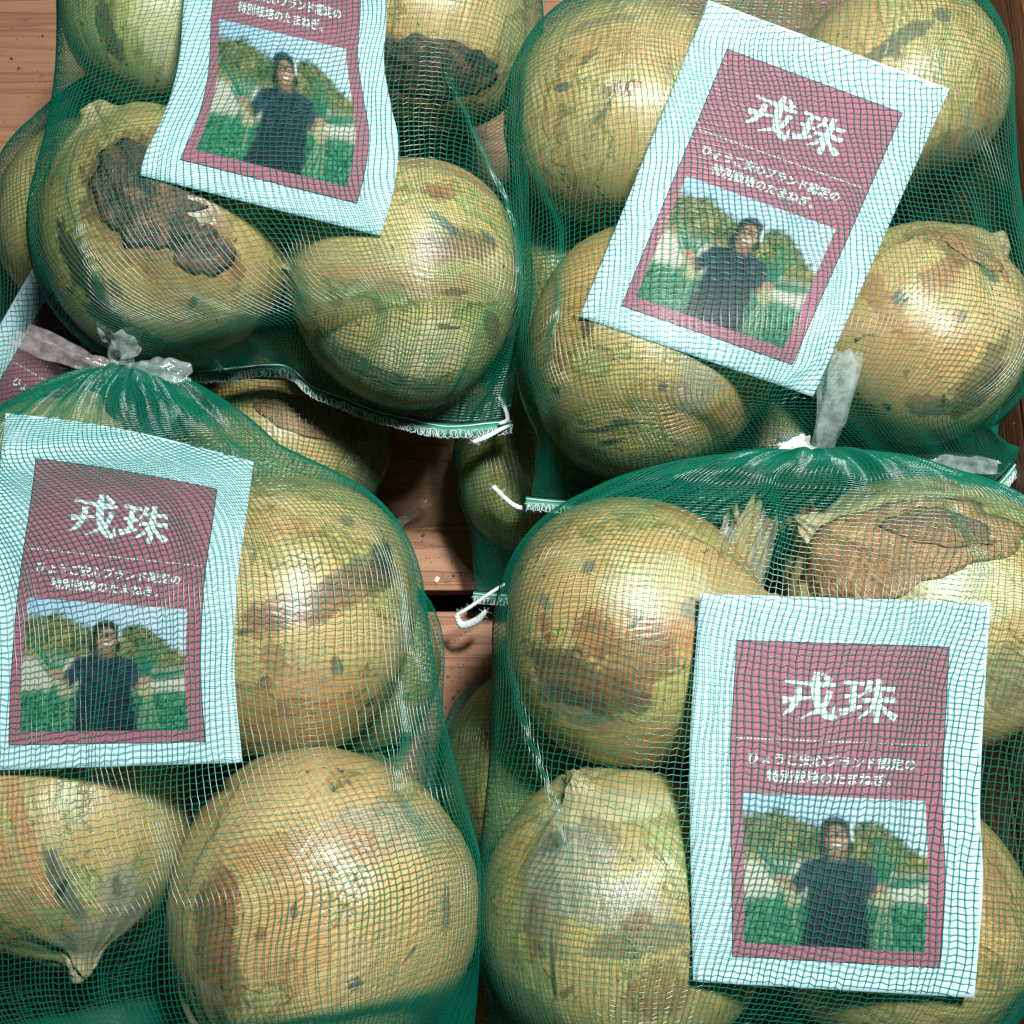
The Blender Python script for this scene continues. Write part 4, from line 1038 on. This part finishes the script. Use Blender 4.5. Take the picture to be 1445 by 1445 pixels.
    # threads round the bag: step up and down from column to column
    alt = np.where(np.arange(nc) % 2 == 0, .065, -.065)[None, :] * (1 + .6 * vnoise((nr, nc), (14, 14), rng)) + rng.uniform(-.07, .07, (nr, nc))
    q = .20
    nxt = np.roll(CC, -1, 1).copy(); nxt[:, -1] += NN
    prv = np.roll(CC, 1, 1).copy(); prv[:, 0] -= NN
    ca = CC + (prv - CC) * q; cb_ = CC + (nxt - CC) * q
    rA = rowmap(rr0 + alt - .03); rB = rowmap(rr0 + alt + .03)
    PA = ev(rA, ca, B); PB = ev(rB, cb_, B); NA = ev(rA, ca, nrm); NB = ev(rB, cb_, nrm)
    if fine: Ph = np.stack([PA, PB], 2).reshape(nr, nc * 2, 3); Nh = np.stack([NA, NB], 2).reshape(nr, nc * 2, 3)
    else: Ph, Nh = (PA + PB) / 2, NA
    Tn = np.gradient(Ph, axis=1)
    sweep(Ph, Nh, Tn, rad * .95, True)
    b0 = np.array(root.location)
    return mesh_np('netting', np.vstack(V) - b0, np.vstack(F), M_NET, root)

def hem_band(b, root, u0=0.0, u1=1.0, width=.0050, cords=True, seed=0):
    """sewn hem: folded green band with white overlock stitches and a white cord along it"""
    rng = random.Random(seed); hp = b.hem; n = len(hp); b0 = Vector(root.location)
    i0 = int(u0 * (n - 1)); i1 = int(u1 * (n - 1))
    pts = [Vector(p) for p in spline(hp[i0:i1 + 1:4] if (i1 - i0) % 4 == 0 else np.vstack([hp[i0:i1 + 1:4], hp[i1:i1 + 1]]), 110)]
    a = Vector(b.a); up = Vector((0, 0, 1)); m = len(pts)
    V = []; F = []
    for i, p in enumerate(pts):
        wv = .0007 * math.sin(i * .35 + seed) + .0004 * math.sin(i * .9)
        for c, h in ((-.001, .0012), (width * .5, .0018 + wv), (width, .0004 + wv), (width * .5, -.0014), (-.001, -.0012)):
            V.append(p + a * c + up * h - b0)
    for i in range(m - 1):
        for k in range(5): q = i * 5; F.append((q + k, q + (k + 1) % 5, q + 5 + (k + 1) % 5, q + 5 + k))
    band = mesh_py('hem', V, F, M_HEM, root, True)
    # overlock stitches: loops back and forth over the outer edge
    L_ = []; za = []; zb = []
    for i in range(m - 1):
        d = pts[i + 1] - pts[i]; wv = .0007 * math.sin(i * .35 + seed) + .0004 * math.sin(i * .9)
        for k in range(3):
            p = pts[i] + d * (k / 3); sp_ = (i + k / 3) * d.length; w2 = sp_ / .0029 * 2 * math.pi + .5 * math.sin(i * .7)
            for lst, ph in ((za, 0), (zb, 2.3)):
                c = .72 + .36 * math.cos(w2 + ph) + rng.uniform(-.04, .04); dd = d.normalized() * (.0007 * math.sin(2 * (w2 + ph)))
                lst.append(p + dd + a * width * c + up * (.0020 * (1 - .45 * max(0, c - .5)) + wv + (.0003 if ph else 0)) - b0)
        L_.append(pts[i] + a * (width * (.02 + .05 * math.sin(i * .3))) + up * (.0018 + wv * .3) - b0)
    v, f = merge([tube(za, .00017, 4), tube(zb, .00017, 4), tube(L_, .00022, 5)])
    mesh_py('stitching', v, f, M_THREAD, band, True)
    return band

def cord(root, px_pts, rads, name='cord_end', seed=0):
    rng = random.Random(seed); b0 = Vector(root.location)
    ctl = [P(x, y, z) for x, y, z in px_pts]; sp = [Vector(q) for q in spline(ctl, 26)]; rads = [r_ * .74 for r_ in rads]
    parts = []
    for k in range(4):                         # four twisted plies
        line = []
        for i, p in enumerate(sp):
            t = (sp[min(i + 1, 25)] - sp[max(i - 1, 0)]).normalized(); s_ = t.cross(Vector((0, 0, 1))).normalized(); u_ = s_.cross(t)
            r = np.interp(i / 25, np.linspace(0, 1, len(rads)), rads); th = i * .75 + k * math.pi / 2
            line.append(p + (s_ * math.cos(th) + u_ * math.sin(th)) * r * .55 - b0)
        parts.append(tube(line, [np.interp(i / 25, np.linspace(0, 1, len(rads)), rads) * .62 for i in range(26)], 5))
    for k in range(34):                        # loose fibres at the frayed end
        p = sp[-1 - rng.randrange(9)]; d = Vector((rng.uniform(-1, 1), rng.uniform(-1, 1), rng.uniform(-.2, 1))).normalized()
        parts.append(tube([p - b0, p + d * .0012 - b0, p + d * .0024 + Vector((rng.uniform(-1, 1), rng.uniform(-1, 1), 0)) * .0006 - b0], .00006, 3, False))
    v, f = merge(parts); return mesh_py(name, v, f, M_THREAD, root, True)

def strip(root, px_pts, widths, mat, name='plastic_tie', seed=0, ruffle=.0012, rows=9, flat=None, n=40):
    """crinkled plastic strip along a path; widths in pixels"""
    rng = random.Random(seed); b0 = Vector(root.location)
    ctl = [P(x, y, z) for x, y, z in px_pts]; sp = [Vector(q) for q in spline(ctl, n)]
    wp = [px_size(x, y, z) for x, y, z in px_pts]
    V = []; F = []
    ph = [rng.uniform(0, 6.28) for _ in range(5)]
    for i, p in enumerate(sp):
        f = i / (n - 1); t = (sp[min(i + 1, n - 1)] - sp[max(i - 1, 0)]).normalized()
        view = (p - cam_loc).normalized()
        sd = t.cross(flat if flat else Vector((0.1, 0.25, 1))).normalized(); nn = sd.cross(t).normalized()
        wd = np.interp(f, np.linspace(0, 1, len(widths)), widths) * wp[0] / 2
        for k in range(rows):
            e = k / (rows - 1) * 2 - 1
            jag = (.0012 * math.sin(e * 9 + ph[4]) + .0008 * math.sin(e * 17 + ph[3])) * (1 if i == n - 1 else 0)
            h = ruffle * (math.sin(e * 3.4 + ph[0] + f * 2) + .6 * math.sin(e * 7.3 + ph[1] - f * 4) + .3 * math.sin(f * 21 + e * 4 + ph[2]))
            V.append(p + sd * wd * e * (1 + .06 * math.sin(f * 13 + ph[2])) + nn * h + t * jag - b0)
    for i in range(n - 1):
        for k in range(rows - 1): q = i * rows + k; F.append((q, q + 1, q + rows + 1, q + rows))
    return mesh_py(name, V, F, mat, root, True)

BG = 'green net bags of onions'
def bag(keys, knot, hem, label, seed, cards=(), creases=(), **kw):
    b = bag_surface(keys, P(*knot), [P(*h) for h in hem], seed=seed, **kw)
    root = thing('onion_net_bag', label, 'net bag', BG, Vector(np.array([np.array(ONIONS[k].c) for k in keys]).mean(0)) - Vector((0, 0, .04)))
    b.root = root; on = [ONIONS[k] for k in keys]; b.cards = []
    for left, right, lab, ck in cards:
        b.cards.append(make_card(left, right, b.bvh, on, lab, **ck))
    bvs = [o.bvh for o in on] + [c.bvh for c in b.cards]; gp = [.0011] * len(on) + [.0007] * len(b.cards)
    push_out(b, bvs, gp)
    b.S = smooth_axis(b.S, .8, 0); push_out(b, [c.bvh for c in b.cards], [.0005] * len(b.cards)) if b.cards else None
    SF = b.S; T, NN, _ = SF.shape
    b.bvh = BVHTree.FromPolygons([tuple(v) for v in SF.reshape(-1, 3)], [tuple(f) for f in grid_faces(T, NN, True)])
    thread_net(b, root, seed=seed, creases=creases, fine=keys[0][0] in 'ABCD')
    return b

# lower layer first
E = bag(['E1', 'E2', 'E3', 'E4'], (290, 60, .05), [(40, 800, .02), (280, 800, .02), (520, 790, .02)],
        'lower green net bag lying beneath the bag with the white stitched hem', 21,
        cards=[([(62, 350), (-156, 730)], [(306, 490), (88, 870)], 'white card corner showing low down next to the twisted plastic tie', dict(sig=3))])
H = bag(['H1', 'H2', 'H3', 'H4'], (930, 180, .05), [(668, 838, .022), (860, 850, .02), (1180, 850, .02)],
        'lower green net bag whose ruffled end has loose white cord ends', 22)
Gb = bag(['G1', 'G2', 'G3', 'G4'], (350, 740, .05), [(100, 1420, .02), (350, 1420, .02), (600, 1420, .02)],
         'lower green net bag almost wholly hidden under the smiling man card bag', 23)
I = bag(['I1', 'I2', 'I3', 'I4'], (900, 890, .05), [(660, 1570, .02), (920, 1570, .02), (1180, 1570, .02)],
        'lower green net bag in deep shade beside the narrow strip of slats', 24)
# upper layer
A = bag(['A1', 'A2', 'A3', 'A4'], (430, -250, .13), [(262, 527, .112), (330, 522, .114), (400, 517, .114), (440, 545, .113), (500, 570, .112), (570, 592, .111), (640, 603, .110), (722, 596, .109)],
        'green net bag with a white stitched hem, its card cut off by the frame', 11, sag=.13, creases=[([(632, 105), (676, 205), (726, 320), (738, 450)], 5, .8), ([(90, 210), (110, 320), (150, 430)], 6, .6), ([(420, 340), (430, 420), (460, 500)], 5, .55)],
        cards=[([(262, -235), (264, -60), (258, 20), (252, 90), (232, 160), (208, 210), (197, 247)],
                [(562, -180), (548, -60), (545, 30), (542, 90), (552, 150), (562, 200), (556, 265), (537, 333)],
                'curled card with its title cut off, over the dark patched onion', dict(sig=1.6))])
B = bag(['B1', 'B2', 'B3', 'B4'], (1125, -75, .135), [(742, 705, .100), (900, 715, .098), (1100, 725, .098), (1300, 712, .100), (1392, 694, .104), (1452, 632, .108)],
        'green net bag by the crate side holding the tilted card', 12, creases=[([(745, 60), (740, 200), (790, 330), (780, 480)], 6, .75), ([(1090, 560), (1100, 620), (1120, 680)], 7, .6), ([(1380, 280), (1385, 330), (1390, 400)], 5, .6)],
        cards=[([(1000, 0), (818, 447)], [(1340, 125), (1147, 560)], 'straight edged card lying tilted beside the crate side', dict(sig=3))])
C = bag(['C1', 'C2', 'C3', 'C4'], (190, 512, .128), [(-90, 1560, .115), (280, 1570, .115), (660, 1575, .115)],
        'green net bag tied with a twisted plastic strip, smiling man card in front', 13, creases=[([(230, 560), (300, 600), (350, 650)], 6, .7), ([(560, 960), (575, 1030), (560, 1100), (600, 1180)], 7, .7), ([(200, 1120), (235, 1200), (215, 1320)], 6, .55)], gather=.62, dens=1.9, dens_hem=2.6, extra=[(330, 700, 92, .140), (240, 650, 80, .138), (70, 1400, 70, .128), (-40, 1400, 70, .128), (200, 1420, 60, .128)],
        cards=[([(8, 583), (-4, 690), (-24, 830), (-36, 960), (-42, 1088)], [(358, 648), (346, 740), (334, 830), (331, 950), (342, 1076)],
                'card with a smiling man in glasses, wavy top edge, beside the scarred onion', dict(sig=1.8, bow=-8))])
D = bag(['D1', 'D2', 'D3', 'D4'], (1140, 642, .138), [(690, 1600, .115), (1080, 1610, .115), (1470, 1600, .115)],
        'green net bag tied with an upright plastic strip, nearly square hung card in front', 14, creases=[([(716, 940), (745, 1040), (775, 1110), (812, 1200)], 5, .8), ([(1090, 680), (1105, 740), (1095, 800)], 6, .6), ([(1320, 690), (1360, 740), (1400, 800)], 5, .7)], gather=.70, puff=.011, dens=1.7, dens_hem=1.8,
        cards=[([(988, 838), (976, 1000), (973, 1100), (978, 1385)], [(1398, 850), (1391, 950), (1383, 1130), (1387, 1250), (1375, 1408)],
                'flattest and most upright card, over the onion with loose orange skin', dict(sig=3))])

# creases, hems, cords and ties
hem_band(A, A.root, 0, 1, seed=1)
hem_band(B, B.root, 0, 1, seed=2)
hem_band(H, H.root, 0, 1, seed=3, width=.0045)
cord(A.root, [(705, 598, .113), (716, 592, .114), (712, 575, .115), (704, 560, .115)], [.0009, .0011, .0010, .0008], seed=1)
cord(A.root, [(720, 600, .112), (706, 606, .113), (688, 616, .112), (668, 624, .110)], [.0008, .0011, .0012, .0013], seed=2)
cord(H.root, [(762, 722, .092), (730, 715, .093), (712, 702, .094), (696, 686, .095)], [.0012, .0013, .0011, .0013], seed=3)
cord(H.root, [(712, 824, .040), (690, 838, .040), (664, 856, .038), (644, 868, .036)], [.0009, .0010, .0011, .0011], seed=4)
cord(H.root, [(644, 868, .036), (652, 882, .034), (672, 876, .036), (686, 862, .038)], [.0014, .0022, .0022, .0012], seed=5)
cord(B.root, [(1438, 640, .108), (1448, 620, .110), (1442, 604, .111), (1436, 600, .111)], [.001, .0012, .0012, .001], seed=6)

# tie of the bag with the smiling man card
strip(C.root, [(185, 520, .140), (140, 512, .146), (90, 495, .148), (28, 472, .146)], [22, 30, 40, 46], M_FILM2, seed=1, ruffle=.002)
strip(C.root, [(180, 520, .142), (172, 505, .146), (168, 488, .152), (166, 462, .158)], [24, 34, 52, 64], M_FILM, seed=2, ruffle=.0022)
strip(C.root, [(180, 520, .143), (205, 520, .147), (235, 522, .148), (268, 528, .146)], [26, 40, 46, 34], M_FILM, seed=3, ruffle=.0018)
strip(C.root, [(200, 528, .141), (230, 535, .142), (255, 545, .140), (285, 560, .136)], [20, 26, 24, 16], M_FILM2, seed=4, ruffle=.0015)
# tie of the bag with the upright strip
strip(D.root, [(1158, 642, .146), (1168, 600, .158), (1176, 550, .168), (1185, 494, .176)], [38, 46, 50, 54], M_FILM, seed=5, ruffle=.0010)
strip(D.root, [(1160, 640, .148), (1172, 600, .160), (1186, 550, .170), (1197, 500, .178)], [34, 40, 44, 42], M_FILM, seed=6, ruffle=.0010)
strip(D.root, [(1150, 640, .146), (1138, 630, .150), (1122, 624, .150), (1098, 630, .146)], [18, 34, 34, 22], M_WHITEFILM, seed=7, ruffle=.0022)
strip(B.root, [(1270, 662, .128), (1320, 652, .129), (1360, 654, .128), (1408, 660, .126)], [34, 40, 34, 22], M_FILM, seed=8, ruffle=.0016)
strip(H.root, [(555, 748, .012), (572, 732, .014), (588, 722, .014), (604, 708, .012)], [14, 16, 16, 14], M_FILM2, seed=9, ruffle=.0012)

# ------------------------------------------------------------------ scraps on the slats
M_SCRAP = [simple('brown_scrap', (.10, .055, .03), .7), simple('pale_scrap', (.62, .55, .42), .7)]
def scrap(px, py, size_px, mat, label, seed):
    rng = random.Random(seed); c = P(px, py, .0008); s = size_px * px_size(px, py, 0) / 2
    a0 = rng.uniform(0, 6.28); V = [Vector((0, 0, s * .22))]; F = []; n = 9
    for k in range(n):
        a = a0 + 2 * math.pi * k / n; r = s * rng.uniform(.55, 1.15)
        V.append(Vector((math.cos(a) * r * 1.3, math.sin(a) * r * .7, s * rng.uniform(-.02, .18))))
    for k in range(n): F.append((0, 1 + k, 1 + (k + 1) % n))
    for v in list(V): V.append(v - Vector((0, 0, .0004)))
    F += [(f[2] + n + 1, f[1] + n + 1, f[0] + n + 1) for f in F]
    o = mesh_py('skin_scrap', V, F, mat); o.location = c; o.rotation_euler.z = rng.uniform(0, 6.28)
    o['label'] = label; o['category'] = 'onion skin scrap'; o['group'] = 'scraps of onion skin on the slats'
TINY = ['tiny dark crumb on the bare slat beside the olive onion', 'tiny dark crumb on the slat next to the plastic sliver', 'tiny dark crumb on the narrow strip of slat below the dark gap']
for k, (x, y, s) in enumerate([(16, 82, 5), (26, 96, 5), (597, 755, 6), (652, 738, 5), (614, 748, 4), (560, 694, 4), (632, 955, 4), (640, 985, 5), (622, 1052, 4), (655, 700, 5), (6, 255, 6), (30, 290, 4), (60, 50, 4), (640, 812, 5)]):
    scrap(x, y, s, M_SCRAP[0], TINY[0 if x < 200 else 1 if y < 840 else 2], 100 + k)
scrap(617, 818, 11, M_SCRAP[1], 'pale curled onion skin scrap on the slat above the dark gap', 200)

rng = random.Random(77); V = []; F = []
zones = [((545, 640, 660, 825), 150), ((612, 872, 668, 1095), 120), ((0, 0, 118, 300), 110), ((748, 0, 790, 40), 20)]
for (x0, y0, x1, y1), n in zones:
    for _ in range(n):
        c = P(rng.uniform(x0, x1), rng.uniform(y0, y1), .0); q = rng.uniform(.0002, .0007); b = len(V)
        for k in range(4):
            a = 1.57 * k + rng.uniform(-.5, .5); V.append(c + Vector((math.cos(a) * q, math.sin(a) * q * rng.uniform(.4, 1), rng.uniform(.0001, .0002))))
        V.append(c + Vector((0, 0, q * .8)))
        F += [(b, b + 1, b + 4), (b + 1, b + 2, b + 4), (b + 2, b + 3, b + 4), (b + 3, b, b + 4)]
cr = mesh_py('soil_crumbs', V, F, simple('soil', (.16, .10, .06), .9)); cr['kind'] = 'stuff'; cr['label'] = 'fine soil and skin dust scattered over the crate slats'; cr['category'] = 'crumbs'
